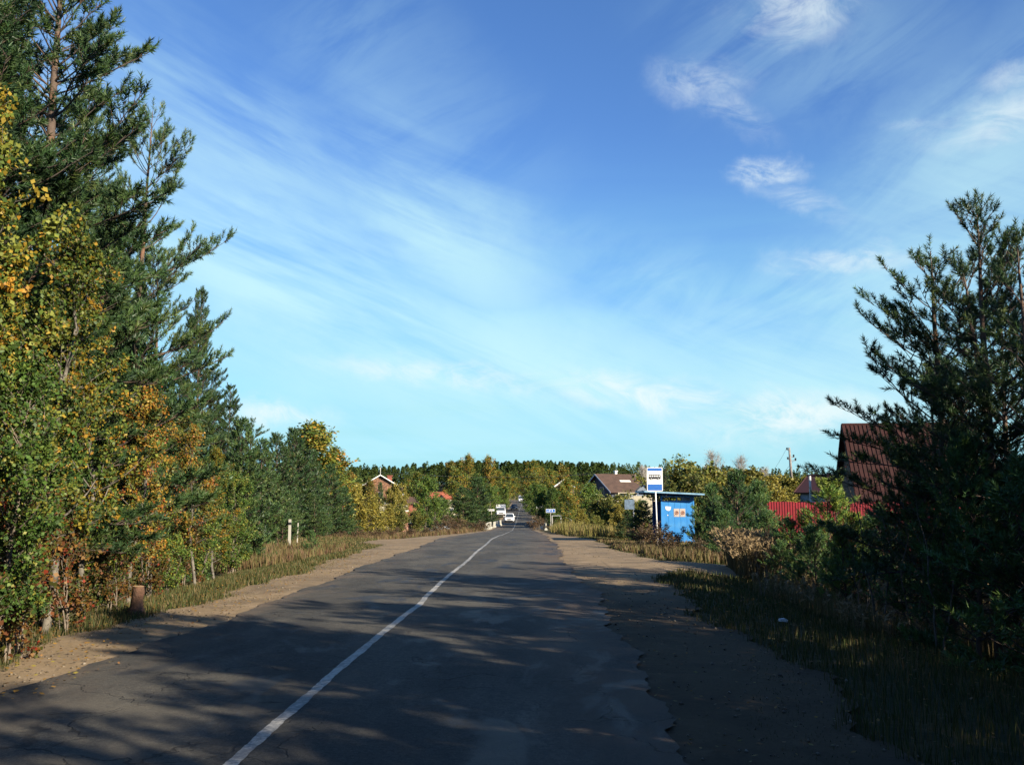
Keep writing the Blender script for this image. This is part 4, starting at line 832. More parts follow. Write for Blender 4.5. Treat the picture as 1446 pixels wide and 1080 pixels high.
b = MB(); b.prism([board(-bw + .035, -bh + .035), board(bw - .035, -bh + .035), board(bw - .035, -bh + .30), board(-bw + .035, -bh + .30)], 'y', -.025, -.0205); b.build('blue_bar', M_blue, bd)
b = MB(); Zc = .085
b.prism([board(-.265, Zc - .075), board(.255, Zc - .075), board(.255, Zc + .02), board(-.265, Zc + .02)], 'y', -.026, -.0205)         # lower body
b.prism([board(-.265, Zc + .085), board(.24, Zc + .085), board(.22, Zc + .115), board(-.245, Zc + .115)], 'y', -.026, -.0205)   # roof
for x0 in (-.255, -.155, -.055, .045, .145, .232): b.prism([board(x0, Zc + .015), board(x0 + .025, Zc + .015), board(x0 + .025, Zc + .09), board(x0, Zc + .09)], 'y', -.026, -.0205)
for cx_ in (-.155, .15): disc(b, dx + cx_, zt + Zc - .065, .022, .05, -.027, -.0205, 14)
b.build('bus_pictogram', M_black, bd)
b = MB()
for cx_ in (-.155, .15): disc(b, dx + cx_, zt + Zc - .065, 0, .0215, -.0275, -.0205, 12)
b.build('wheel_hub', M_white, bd)
b = MB(); b.box(dx - .05, dx + .05, .0, .045, zt - .3, zt - .27).box(dx - .05, dx + .05, .0, .045, zt + .27, zt + .30); b.build('clamp', M_grey, sg)

# ------------------------------------------------------------------ bus shelter
M_sblue = mat('shelter_blue_paint', (.022, .18, .45), .6, noise=(2.6, 7, (.05, .22, .46), .48, .72), bump=(18, .15, .01))
M_sdark = mat('shelter_dark_blue', (.012, .07, .24), .6, noise=(4, 5, (.02, .10, .3), .45, .7))
M_roofe = mat('shelter_roof_edge', (.20, .34, .44), .55, noise=(5, 5, (.12, .24, .35), .45, .7))
M_wood = mat('weathered_wood', (.16, .12, .09), .85, noise=(6, 6, (.25, .2, .16), .45, .7))
M_conc = mat('old_concrete', (.34, .33, .30), .9, noise=(3, 6, (.22, .21, .18), .45, .7), bump=(20, .3, .02))
Ysh = 44.5; x0, _ = at(933.5, 720, Ysh); x1, _ = at(980, 720, Ysh); zg = float(H(x0 + .8, Ysh + 1)); z0 = zg
_, ztop = at(957, 700, Ysh); hs = ztop - zg; Wd = x1 - x0; Ln = 4.2
sh = empty('bus_shelter', (x0, Ysh, zg), R(-2), 'bright blue open bus shelter with papers on its side panel', 'bus shelter')
MB().box(-.5, Wd + .2, -.2, Ln + .2, -.5, .05).build('floor_slab', M_conc, sh)
_ph = hs; gapz = hs - .28
b = MB(); 
for k in range(5):                                                    # side wall: steel sheets, seams between them
    xa = .06 + k * (Wd - .12) / 5; b.box(xa + .004, xa + (Wd - .12) / 5 - .004, 0, .03, .12, gapz)
b.box(.06, Wd - .06, .012, .022, .12, gapz)
sp = b.build('side_panel', M_sblue, sh)
for xx in (0, Wd - .07): MB().box(xx, xx + .07, -.015, .055, 0, hs + .02).build('post', M_sblue, sh)
MB().box(.075, Wd - .075, -.01, .05, gapz, gapz + .05).build('rail', M_sblue, sh)
MB().box(.075, Wd - .075, -.01, .05, hs - .06, hs).build('rail', M_sblue, sh)
for xx in (Wd * .46, Wd * .9): MB().box(xx, xx + .045, 0, .04, gapz + .05, hs - .06).build('bar', M_sblue, sh)
MB().box(.07, Wd - .07, .0, .04, .05, .115).build('rail', M_sblue, sh)
MB().box(Wd - .05, Wd - .02, .06, Ln, .1, hs).build('back_panel', M_sdark, sh)
MB().box(.06, Wd - .06, Ln, Ln + .03, .1, gapz).build('side_panel', M_sdark, sh)
for xx in (0, Wd - .07): MB().box(xx, xx + .07, Ln - .02, Ln + .05, 0, hs + .02).build('post', M_sdark, sh)
MB().box(0, .06, Ln * .5, Ln * .5 + .06, 0, hs + .03).build('post', M_sdark, sh)
rs0, rs1 = -.8, Wd + .42; zl, zr_ = hs + .15, hs + .02               # single-pitch roof, falling to the back
def rz_(x): return zl + (zr_ - zl) * (x - rs0) / (rs1 - rs0)
rf = MB().prism([(rs0, rz_(rs0)), (rs1, rz_(rs1)), (rs1, rz_(rs1) + .05), (rs0, rz_(rs0) + .05)], 'y', -.5, Ln + .5).build('roof', M_sdark, sh)
MB().prism([(rs0 - .01, rz_(rs0) + .015), (rs1 + .01, rz_(rs1) + .015), (rs1 + .01, rz_(rs1) + .085), (rs0 - .01, rz_(rs0) + .085)], 'y', -.53, -.502).build('roof_edge', M_roofe, rf)
MB().box(rs0 - .03, rs0 - .002, -.5, Ln + .5, rz_(rs0), rz_(rs0) + .09).build('roof_edge', M_roofe, rf)
for yy in (.1, Ln / 2, Ln - .1): MB().prism([(rs0 + .1, rz_(rs0 + .1) - .07), (rs1 - .1, rz_(rs1 - .1) - .07), (rs1 - .1, rz_(rs1 - .1) - .003), (rs0 + .1, rz_(rs0 + .1) - .003)], 'y', yy, yy + .06).build('rafter', M_sdark, rf)
for zz in (.42, .86):
    for k in range(3): MB().box(Wd - .46 + k * .13 if zz < .5 else Wd - .12, Wd - .35 + k * .13 if zz < .5 else Wd - .09, .3, Ln - .3, zz + (k * .12 if zz > .5 else 0), zz + (.04 if zz < .5 else k * .12 + .09)).build('bench_slat', M_sblue, sh)
M_paper = mat('faded_paper', (.36, .32, .28), .85, noise=(20, 4, (.48, .36, .28), .5, .7)); M_paperw = mat('white_paper', (.58, .58, .56), .85)
M_orange = mat('poster_print_orange', (.27, .10, .05), .8, noise=(22, 4, (.14, .05, .03), .45, .65)); M_ink = mat('poster_print_dark', (.07, .05, .05), .8)
for i, cx_ in enumerate((.72, 1.0)):
    zc = hs - .78; p = MB().box(cx_ - .13, cx_ + .125, -.008, -.001, zc - .19, zc + .19).build('poster', M_paper, sp)
    b = MB(); disc(b, cx_, zc - .01, .055, .095, -.011, -.0085, 16); b.box(cx_ - .018, cx_ + .02, -.011, -.0085, zc - .05, zc + .06); b.build('poster_print', M_orange, p)
    b = MB(); b.box(cx_ + .0, cx_ + .045, -.0125, -.0112, zc - .02, zc + .035).box(cx_ - .05, cx_ - .012, -.0125, -.0112, zc - .06, zc - .02).box(cx_ - .10, cx_ - .075, -.011, -.0085, zc - .15, zc - .10); b.build('poster_print', M_ink, p)
MB().prism([(.2, hs - .60), (.26, hs - .67), (.36, hs - .70), (.44, hs - .64), (.47, hs - .50), (.2, hs - .48)], 'y', -.008, -.001).build('torn_paper', M_paperw, sp)
MB().box(.28, .33, -.008, -.001, hs - .92, hs - .87).build('torn_paper', M_paperw, sp)
M_rust = mat('rust_stain', (.10, .05, .03), .9, noise=(14, 5, (.16, .09, .05), .4, .6))
for k, (u, w_, hh) in enumerate([(.15, .10, .16), (.42, .05, .24), (.78, .13, .12), (1.12, .06, .22), (1.36, .09, .15)]):
    MB().prism([(u, .12), (u + w_, .12), (u + w_ * .8, .12 + hh * .7), (u + w_ * .5, .12 + hh), (u + w_ * .2, .12 + hh * .55)], 'y', -.003, -.001).build('rust_patch', M_rust, sp)
# grey panel left of the shelter
x, z = at(889, 712, 58); g = float(H(x, 58)); o = empty('grey_notice_panel', (x, 58, g), 0, 'dark grey panel on a post among bushes left of the shelter', 'panel')
MB().box(-.30, .30, 0, .05, z - g - .3, z - g + .3).build('board', mat('panel_slate', (.10, .15, .21), .6, noise=(6, 4, (.07, .1, .14), .4, .6)), o); MB().tube([(.25, .08, -.2), (.25, .08, z - g + .32)], .04, 8).build('pole', M_white, o)

# ------------------------------------------------------------------ red corrugated fence
M_fred = mat('red_sheet_metal', (.20, .006, .013), .5, noise=(3, 5, (.14, .006, .010), .4, .65))
Yf = 42.0
fx0, _ = at(1084, 720, Yf); _, ft = at(1100, 708.5, Yf); fx1 = fx0 + 20; g = float(H((fx0 + 8), Yf)) - .05
fe = empty('red_fence', (fx0, Yf, g), R(-3), 'dark red corrugated metal fence behind the young pines', 'fence')
def corr(w, h, pitch=.115, d=.022, th=.006):
    b = MB(); n = int(round(w / pitch)); prof = []
    for i in range(n):
        x = i * pitch; prof += [(x, 0), (x + pitch * .42, 0), (x + pitch * .55, -d), (x + pitch * .87, -d)]
    prof.append((n * pitch, 0)); m_ = len(prof)
    vs = [(x, y, 0) for x, y in prof] + [(x, y, h) for x, y in prof] + [(x, y + th, 0) for x, y in prof] + [(x, y + th, h) for x, y in prof]
    fs = [(i, i + 1, m_ + i + 1, m_ + i) for i in range(m_ - 1)] + [(2 * m_ + i + 1, 2 * m_ + i, 3 * m_ + i, 3 * m_ + i + 1) for i in range(m_ - 1)] + [(m_ + i, m_ + i + 1, 3 * m_ + i + 1, 3 * m_ + i) for i in range(m_ - 1)]
    return b.add(vs, fs)
fh = ft - g; pm = corr(1.15, fh).mesh('fence_sheet', M_fred)
for k in range(17): o = link('sheet', pm, fe, (k * 1.16, 0, rnd.uniform(-.015, .015)))
for k in range(8): MB().box(k * 2.5 + .1, k * 2.5 + .16, .09, .15, -.3, fh - .05).build('post', M_sdark if 0 else mat('fence_post', (.12, .02, .02), .6) if k == 0 else bpy.data.materials['fence_post'], fe)
for zz in (.4, fh - .4): MB().box(0, 19.7, .03, .07, zz, zz + .04).build('rail', bpy.data.materials['fence_post'], fe)

# ------------------------------------------------------------------ houses
M_rib = mat('brown_red_roof_sheet', (.036, .012, .010), .75, spec=.2, noise=(2, 5, (.026, .010, .008), .4, .65))
M_glass = mat('window_glass', (.03, .04, .05), .08, spec=.8)
M_trim = mat('white_trim', (.58, .58, .54), .6)
def house(name, label, X, Y, rz, Lr, D, hw, hr, wallm, roofm, cat='house', over=.4, ribs=0, group=None, zb=None, wins=(), trim=None, chim=None, siding=0, skylight=None, drop=.6):
    """ridge along local x (length Lr), depth D along local y, origin at the middle of the footprint"""
    g = float(H(X, Y)) if zb is None else zb; h = empty(name, (X, Y, g), rz, label, cat, group)
    b = MB(); a = Lr / 2; d = D / 2
    b.add([(-a, -d, -drop), (a, -d, -drop), (a, d, -drop), (-a, d, -drop), (-a, -d, hw), (a, -d, hw), (a, d, hw), (-a, d, hw), (-a, 0, hw + hr), (a, 0, hw + hr)],
          [(0, 1, 5, 4), (2, 3, 7, 6), (3, 0, 4, 8, 7), (1, 2, 6, 9, 5), (4, 5, 9, 8), (6, 7, 8, 9)])
    wl = b.build('wall', wallm, h); sl = hr / d; th = .09
    rfs = []
    for s in (-1, 1):
        y0_, z0_ = s * (d + over), hw - over * sl + .06; b = MB(); o_ = a + over
        nrm = Vector((0, s * hr, d)).normalized() * th
        vs = [(-o_, y0_, z0_), (o_, y0_, z0_), (o_, s * .001, hw + hr + .06), (-o_, s * .001, hw + hr + .06)]; vs += [(x, y + nrm.y, z + nrm.z) for x, y, z in vs]
        b.add(vs, [(0, 1, 2, 3), (4, 5, 6, 7), (0, 1, 5, 4), (1, 2, 6, 5), (2, 3, 7, 6), (3, 0, 4, 7)])
        rf_ = b.build('roof_slope', roofm, h); rfs.append(rf_)
        if ribs:
            b = MB(); n = int(2 * o_ / ribs)
            for k in range(n + 1):
                xx = -o_ + k * 2 * o_ / n; r_ = .02; q = [(xx - r_, y0_ + nrm.y, z0_ + nrm.z), (xx + r_, y0_ + nrm.y, z0_ + nrm.z), (xx + r_, s * .01 + nrm.y, hw + hr + .06 + nrm.z), (xx - r_, s * .01 + nrm.y, hw + hr + .06 + nrm.z)]
                up = nrm.normalized() * .035; q2 = [(x, y + up.y, z + up.z) for x, y, z in q]; b.add(q + q2, [(4, 5, 6, 7), (0, 1, 5, 4), (1, 2, 6, 5), (2, 3, 7, 6), (3, 0, 4, 7)])
            tag(b.build('rib', roofm, rf_), kind='stuff')
        if trim:
            for e in (-1, 1):
                b = MB(); x0_ = e * (o_ + .002); x1_ = e * (o_ + .05); t_ = .22
                vs = [(x0_, y0_, z0_ - .08), (x0_, s * .0, hw + hr + .0 - .02), (x0_, s * .0, hw + hr + .2), (x0_, y0_ + nrm.y, z0_ + nrm.z + .06)]; vs += [(x1_, y, z) for _, y, z in vs]
                b.add(vs, [(0, 1, 2, 3), (4, 5, 6, 7), (0, 1, 5, 4), (1, 2, 6, 5), (2, 3, 7, 6), (3, 0, 4, 7)]); b.build('bargeboard', trim, h)
    MB().tube([(-a - over, 0, hw + hr + .14), (a + over, 0, hw + hr + .14)], .09, 6).build('ridge_cap', roofm, h)
    if siding:
        for e in (-1, 1):
            zz = 0.05; k = 0
            while zz < hw + hr - .25:
                yy = d if zz + siding < hw else d * (1 - (zz + siding - hw) / hr); MB().box(min(e * (a + .004), e * (a + .035)), max(e * (a + .004), e * (a + .035)), -yy, yy, zz, zz + siding - .02).build('board', wallm, wl); zz += siding; k += 1
    for (face, u, z, w, hh) in wins:
        m_ = MB(); gl = MB(); t_ = .06
        if face in '-+':                                   # long sides
            y_ = -d if face == '-' else d; q = -1 if face == '-' else 1
            def B(mb, u0, u1, z0_, z1_, o0, o1): mb.box(u0, u1, min(y_ + q * o0, y_ + q * o1), max(y_ + q * o0, y_ + q * o1), z0_, z1_)
        else:
            x_ = -a if face == 'l' else a; q = -1 if face == 'l' else 1
            def B(mb, u0, u1, z0_, z1_, o0, o1): mb.box(min(x_ + q * o0, x_ + q * o1), max(x_ + q * o0, x_ + q * o1), u0, u1, z0_, z1_)
        B(m_, u - w / 2 - t_, u - w / 2, z - t_, z + hh + t_, .003, .07); B(m_, u + w / 2, u + w / 2 + t_, z - t_, z + hh + t_, .003, .07); B(m_, u - w / 2, u + w / 2, z - t_, z, .003, .07); B(m_, u - w / 2, u + w / 2, z + hh, z + hh + t_, .003, .07); B(m_, u - .02, u + .02, z, z + hh, .003, .06)
        wo = m_.build('window', M_trim, h); B(gl, u - w / 2, u + w / 2, z, z + hh, .005, .03); gl.build('pane', M_glass, wo)
    if chim:
        cx_, cy_, cw, ctop, cm, capm = chim; zb_ = hw + hr * (1 - abs(cy_) / d) - .3
        c_ = MB().box(cx_ - cw, cx_ + cw, cy_ - cw, cy_ + cw, zb_, ctop).build('chimney', cm, h); MB().box(cx_ - cw * 1.35, cx_ + cw * 1.35, cy_ - cw * 1.35, cy_ + cw * 1.35, ctop + .001, ctop + .18).build('chimney_cap', capm, c_)
    if skylight:
        u, v, w, l = skylight; s = -1; nrm = Vector((0, s * hr, d)).normalized(); dn = Vector((0, s * d, -hr)).normalized(); c = Vector((u, 0, hw + hr + .06)) + dn * v + nrm * th
        q = [c + Vector((-w / 2, 0, 0)), c + Vector((w / 2, 0, 0)), c + Vector((w / 2, 0, 0)) + dn * l, c + Vector((-w / 2, 0, 0)) + dn * l]; q2 = [p + nrm * .08 for p in q]
        MB().add(q + q2, [(4, 5, 6, 7), (0, 1, 5, 4), (1, 2, 6, 5), (2, 3, 7, 6), (3, 0, 4, 7)]).build('skylight', M_trim, rfs[0])
    return h
M_logd = mat('dark_stained_boards', (.085, .05, .035), .75, noise=(4, 6, (.14, .09, .06), .45, .7)); M_slate = mat('dark_blue_boards', (.03, .035, .055), .7)
M_log = mat('brown_timber', (.095, .045, .025), .75, noise=(3, 6, (.28, .14, .07), .45, .7)); M_cream = mat('cream_render', (.36, .32, .23), .85, noise=(2, 5, (.36, .32, .23), .45, .7))
M_brick = mat('red_brick', (.19, .06, .038), .85, noise=(10, 3, (.22, .06, .04), .4, .6)); M_broof = mat('brown_tile_roof', (.075, .046, .034), .85, spec=.25, noise=(1.2, 6, (.055, .035, .027), .4, .65), bump=(6, .5, .05))
M_oroof = mat('orange_tile_roof', (.24, .08, .042), .7, noise=(2, 5, (.33, .09, .045), .4, .6)); M_groof = mat('dark_roof', (.09, .09, .10), .7); M_gwall = mat('grey_wall', (.27, .31, .36), .8); M_droof = mat('dark_red_roof', (.05, .018, .018), .7)
# steep red-roofed house behind the right pines
xr, zt = at(1270, 600, 52.5); g = -1.25
house('steep_roof_house', 'house with a steep dark red ribbed roof behind the right pines', xr + .25, 52.5, R(-7), 6.0, 6.0, zt - g - 4.3, 4.2, M_logd, M_rib, over=.32, ribs=.22, zb=g, siding=.2, trim=M_rib,
      wins=(('-', -.8, .3, .8, .6), ('l', 0, .4, .9, 1.0)), chim=None, drop=.8)
xs2, zt2 = at(1168, 673, 60); house('small_shed', 'small shed with a pale end wall left of the steep roofed house', xs2 + .6, 60, R(-50), 3.6, 2.6, zt2 + 1.2 - .95, .9, mat('pale_shed_boards', (.30, .34, .38), .8, noise=(5, 4, (.16, .18, .2), .4, .65)), M_droof, cat='shed', over=.25, zb=-1.2, siding=.25, trim=M_droof)
x, z = at(1143.5, 672, 57); MB().tube([(x, 57, -1.3), (x, 57, z)], .07, 8).build('pipe', M_white)
tag(bpy.data.objects['pipe'], 'thin white chimney pipe standing beside the pale shed', 'pipe')
# brown-roofed house on the right
xh, zt = at(870, 669, 165); g = float(H(xh, 165)); z_e = at(880, 695, 165)[1]
hb_ = house('brown_roof_house', 'large brown-roofed house with a dark gable right of the road', xh, 167, R(28), 7.0, 8.4, z_e - g - .0 + .3, zt - z_e - .5, M_slate, M_broof, over=.7, trim=mat('pale_blue_trim', (.28, .33, .40), .6),
      wins=(('-', -2.2, z_e - g - 1.6, 1.2, 1.2), ('-', 0, z_e - g - 1.6, 1.2, 1.2), ('-', 2.2, z_e - g - 1.6, 1.2, 1.2), ('l', -1.2, z_e - g - .6, 1.2, 1.4), ('l', 1.2, z_e - g - .6, 1.2, 1.4)),
      chim=(.3, .3, .22, zt - g + .45, M_trim, M_trim), skylight=(.8, 2.0, 2.2, .5))
b = MB(); bz = z_e - g - .9; b.box(-3.6, 5.2, -6.3, -4.25, bz - .15, bz); bal = b.build('balcony', M_cream, hb_)
MB().box(-3.6, 5.2, -6.32, -6.25, bz + .75, bz + .85).build('balcony_rail', M_cream, bal)
for k in range(5): MB().box(-3.5 + k * 2.1, -3.3 + k * 2.1, -6.28, -6.12, -.6, bz + .75).build('post', M_cream, hb_)
x, z = at(880, 697, 148); g = float(H(x, 148)); w_ = empty('pale_garden_wall', (x, 148, g), R(4), 'pale garden wall below the brown-roofed house', 'wall'); 
for k in range(6): MB().box(-4 + k * 1.9, -2.12 + k * 1.9, 0, .1, -.5, z - g - .8).build('panel', M_cream, w_)
# grey gable behind the bus sign
x, z = at(912, 678, 120); g = float(H(x, 120)); house('grey_gable_house', 'grey-walled gable partly hidden behind the bus stop sign', x + .35, 121, R(70), 2.2, 2.2, z - g - 1.2, 1.0, M_gwall, M_groof, over=.25, wins=(('l', 0, .6, .8, .9),))
x, z = at(905, 700, 100); g = float(H(x + 1, 100)); w_ = empty('pale_low_wall', (x - .8, 100, g), 0, 'pale low wall seen beneath the shelter roof', 'wall'); 
for k in range(3): MB().box(k * .92, k * .92 + .9, 0, .12, -.4, z - g).build('panel', M_cream, w_)
# timber house left
Yh = 190; xh, zt = at(532, 672, Yh); g = float(H(xh, Yh)); ze = at(508, 690, Yh)[1]; hl = (at(560, 690, Yh)[0] - at(508, 690, Yh)[0]) / 2
hh_ = house('timber_house', 'brown timber house with white-edged gable left of the road', xh + .1, Yh + 4, R(90 + 9), 8, hl * 2 - .5, ze - g + .5, zt - ze - .5, M_log, M_broof, over=.6, trim=M_trim, chim=(-1.5, -1.9, .45, zt - g - .1, M_brick, M_brick),
      wins=(('l', -1.6, 3.2, 1.1, 1.2), ('l', 1.6, 3.2, 1.1, 1.2), ('l', -1.6, .7, 1.1, 1.2), ('l', 1.6, .7, 1.1, 1.2), ('l', 0, 5.0, .8, .8)))
MB().tube([(-3, 0, zt - g), (-3, 0, zt - g + 1.7)], .05, 6).build('antenna', M_trim, hh_)
x, z = at(578, 703, 165); g = float(H(x, 165)); house('red_outbuilding', 'small red outbuilding with brown roof right of the timber house', x, 166, R(12), 2.2, 2.6, z - g - .9, .9, M_brick, M_broof, cat='outbuilding', over=.3, trim=M_cream, wins=(('-', 0, .8, .6, .7),))
x, z = at(569, 697, 168); MB().box(x - .3, x + .3, 167.7, 168.3, g - .4, z - .25).build('brick_pillar', M_brick); bp_ = bpy.data.objects['brick_pillar']; tag(bp_, 'red brick pillar with a white cap by the outbuilding', 'pillar'); MB().box(x - .42, x + .42, 167.6, 168.4, z - .24, z).build('cap', M_trim, bp_)
xa, z = at(527, 712, 140); xb, _ = at(577, 712, 140); g = float(H(xa, 140)); w_ = empty('cream_boundary_wall', (xa, 140, g), R(2), 'cream boundary wall below the timber house', 'wall'); n = 6
for k in range(n): MB().box((xb - xa) * k / n, (xb - xa) * (k + 1) / n - .05, 0, .12, -.4, z - g - (k % 2) * .12).build('panel', M_cream, w_)
x, z = at(571, 722, 120); g = float(H(x, 120)); o = MB().box(x - .45, x + .45, 120, 120.5, g - .2, z).build('brick_gate_post', mat('pale_pink_brick', (.36, .18, .12), .8)); tag(o, 'pale pink brick gate post below the outbuilding', 'gate post'); MB().box(x - .5, x + .5, 119.95, 120.55, z + .001, z + .15).build('cap', M_trim, o)
# orange roofs
x, z = at(617, 695, 230); g = float(H(x, 230)); house('orange_roof_house', 'house with a bright orange roof behind the green round tree', x, 231, R(-15), 4.4, 5, z - g - 1.5, 1.4, M_brick, M_oroof, over=.4, wins=(('-', 0, 1, .8, .8),))
x, z = at(634, 699, 222); g = float(H(x, 222)); house('cream_house', 'cream house with an orange roof nearest the road on the left', x, 223, R(20), 3.4, 4.4, z - g - .9, 1.0, M_cream, M_oroof, over=.3, wins=(('-', 0, 1, .8, .8),))
x, z = at(652.5, 696, 200); g = float(H(x, 200)); b = MB(); b.box(x - .28, x + .28, 200, 200.4, z - 1.1, z); o = b.build('yellow_cabinet', mat('pale_yellow_paint', (.75, .62, .20), .5)); MB().box(x - .08, x + .08, 200.1, 200.25, g - .3, z - 1.1).build('stand', M_grey, o); tag(o, 'pale yellow box on a stand beside the cream house', 'cabinet')
# white roof edge right of the road
Yq = 160; xa, za = at(784, 690, Yq); xb, zb2 = at(796, 680, Yq); g = float(H(xb, Yq))
house('hidden_gable_house', 'house hidden in trees, only its slanted white roof edge showing', xb + .1, Yq + 3.5, R(90), 6, (xb - xa) * 2.3, za - g + .3, (zb2 - za), M_logd, M_groof, over=.15, trim=M_trim)

# ------------------------------------------------------------------ poles and wires
M_pole = mat('grey_pole_wood', (.22, .20, .18), .85, noise=(3, 5, (.13, .11, .1), .4, .65)); M_poleW = mat('pale_concrete_prop', (.33, .31, .26), .85)
Yp = 105; xt, zt = at(1114.5, 632, Yp); xm, zm = at(1118, 674, Yp); xb, _ = at(1122.5, 706, Yp); xl, zl_ = at(1112.5, 706, Yp); g = float(H(xb, Yp))
po = empty('utility_pole', (xb, Yp, g), 0, 'wooden utility pole on pale splayed props behind the fence', 'pole')
MB().tube([(xm - xb, 0, zm - g - .8), (xt - xb, 0, zt - g)], [.17, .11], 8).build('pole', M_pole, po, smooth=True)
for q in ((xb, .1), (xl, -.1)):
    MB().tube([(q[0] - xb + (q[0] - xm) * .35, q[1], -.4), (xm - xb, q[1] * .3, zm - g)], .13, 8).build('prop', M_poleW, po)
ins = []
for zz, xx in ((-.5, -.5), (-1.9, .9), (-2.6, 1.3), (-2.4, -.4)):
    z_ = zt - g + zz * .55; a = MB(); a.box(min(0, xx * .5) + xt - xb + .02, max(0, xx * .5) + xt - xb + .06, -.04, .04, z_ - .03, z_ + .03); ca = a.build('crossarm', M_pole, po)
    MB().tube([(xt - xb + xx * .5, 0, z_ + .03), (xt - xb + xx * .5, 0, z_ + .28)], .09, 6).build('insulator', M_black, ca); ins.append((xt + xx * .5, Yp, g + z_ + .28))
x2, z2 = at(1076, 680, 125); g2 = float(H(x2, 125)); po2 = empty('lamp_pole', (x2, 125, g2), 0, 'pale pole with a white lamp left of the wooden pole', 'pole')
MB().tube([(.25, 0, -.4), (0, 0, z2 - g2)], [.16, .11], 8).build('pole', M_poleW, po2, smooth=True); MB().tube([(.05, 0, z2 - g2 - .6), (.5, -.1, z2 - g2 - .45)], .03, 6).build('lamp_arm', M_grey, po2); MB().box(.42, .72, -.2, .0, z2 - g2 - .75, z2 - g2 - .4).build('lamp_head', M_white, po2)
M_wire = mat('wire', (.10, .10, .11), .6)
def wire(a, b_, sag, label, r=.012):
    pts = [(a[0] + (b_[0] - a[0]) * t, a[1] + (b_[1] - a[1]) * t, a[2] + (b_[2] - a[2]) * t - sag * 4 * t * (1 - t)) for t in np.linspace(0, 1, 16)]
    tag(MB().tube(pts, r, 4).build('overhead_wire', M_wire), label, 'wire', 'overhead wires')
e1, _ = at(1076, 680, 125)
wire(ins[0], (e1 - .1, 125, z2 - .1), .5, 'upper thin wire from the wooden pole to the lamp pole'); wire(ins[2], (e1 + .1, 125, z2 - .3), .6, 'lower thin wire from the wooden pole to the lamp pole')
a_ = at(532, 666, 191); c_ = at(884, 666, 166); xL, zL = at(430, 664, 195)
wire((a_[0], 191, a_[1]), (c_[0], 166, c_[1]), 1.0, 'long thin wire crossing high over the road', .02)
xm1, zm1 = at(640, 672, 210); wire((a_[0], 191, a_[1] - .5), (at(900, 655, 140)[0], 140, at(900, 655, 140)[1]), 2.2, 'sagging thin wire crossing over the road below the other', .016)

# ------------------------------------------------------------------ small road things
x, zt = at(409.5, 733, 42); g = float(H(x, 42)); o = empty('marker_post', (x, 42, g), 0, 'white marker post in the weeds before the left wood', 'post')
MB().box(-.05, .05, -.05, .05, -.3, zt - g).build('post_body', M_poleW, o); MB().box(-.052, .052, -.052, .052, zt - g - .25, zt - g - .13).build('black_band', M_black, o)
x, zt = at(420, 738, 44); o = MB().tube([(x, 44, float(H(x, 44)) - .2), (x + .03, 44, zt)], .03, 6).build('thin_stake', M_poleW); tag(o, 'thin pale stake right of the white marker post', 'stake')
# stump
M_stump = mat('cut_stump', (.075, .042, .026), .9, noise=(9, 6, (.12, .06, .035), .4, .65), bump=(25, .8, .03)); M_cut = mat('cut_wood', (.22, .14, .08), .85, noise=(12, 4, (.32, .2, .1), .4, .6))
x, _ = at(193, 850, 14.6); g = float(H(x, 14.6)); o = empty('tree_stump', (x, 14.6, g), 0, 'rusty brown cut tree stump on the left verge', 'stump')
MB().tube([(0, 0, -.1), (0, 0, .03), (0, .01, .10), (.01, 0, .22), (.02, .01, .32), (.015, 0, .40)], [.17, .135, .10, .088, .093, .084], 9, cap=False).build('trunk', M_stump, o, smooth=True); MB().tube([(.015, 0, .399), (.015, 0, .405)], .087, 12).build('cut_face', M_cut, o)
# village signs
def roadsign(name, label, px_, Y, pyc, w, h, m_, legs, col=None, rz=0, marks=3):
    x, z = at(px_, pyc, Y); g = float(H(x, Y)); o = empty(name, (x, Y, g), rz, label, 'sign')
    bdr = MB().box(-w / 2, w / 2, -.03, 0, z - g - h / 2, z - g + h / 2).build('board', M_white, o); MB().box(-w / 2 + .05, w / 2 - .05, -.036, -.031, z - g - h / 2 + .05, z - g + h / 2 - .05).build('face', m_, bdr)
    for lx in legs: MB().tube([(lx, .05, -.3), (lx, .05, z - g + h / 2 - .02)], .045, 8).build('leg', M_poleW, o)
    mm = MB(); r = random.Random(int(px_)); u = -w / 2 + .2
    while u < w / 2 - .3:
        l = r.uniform(.10, .16); mm.box(u, u + .035, -.042, -.037, z - g - h * .18, z - g + h * .2); mm.box(u + .036, u + l, -.042, -.037, z - g + h * (.13 if r.random() > .5 else -.18), z - g + h * (.2 if r.random() > .5 else -.11) + .02); u += l + .07
    mm.build('lettering', col or M_black, bdr); return o
roadsign('village_sign', 'white name sign on one leg left of the road before the bridge', 693.5, 165, 720, 1.15, .32, M_white, (0.05,))
roadsign('village_sign', 'grey-white name sign on two legs right of the road', 763, 175, 715.5, 1.5, .42, mat('aged_sign_white', (.42, .46, .46), .6), (-.3, .5))
roadsign('river_name_sign', 'blue river name sign on one white leg right of the road', 777.5, 128, 721, 1.25, .50, M_blue, (0.0,), M_white)
x, z = at(784, 706, 155); g = float(H(x, 155)); o = empty('yellow_sign', (x, 155, g), 0, 'yellow square sign with a red frame at its right', 'sign')
MB().box(-.32, .28, -.04, 0, z - g - .42, z - g + .35).build('board', mat('sign_yellow', (.95, .50, .03), .5), o); MB().box(.30, .75, -.02, .02, z - g - .38, z - g + .75).build('red_panel', mat('dark_red_panel', (.22, .03, .015), .6), o); MB().tube([(.8, 0, -.3), (.8, 0, z - g + 1.0)], .05, 6).build('pole', M_brick, o)
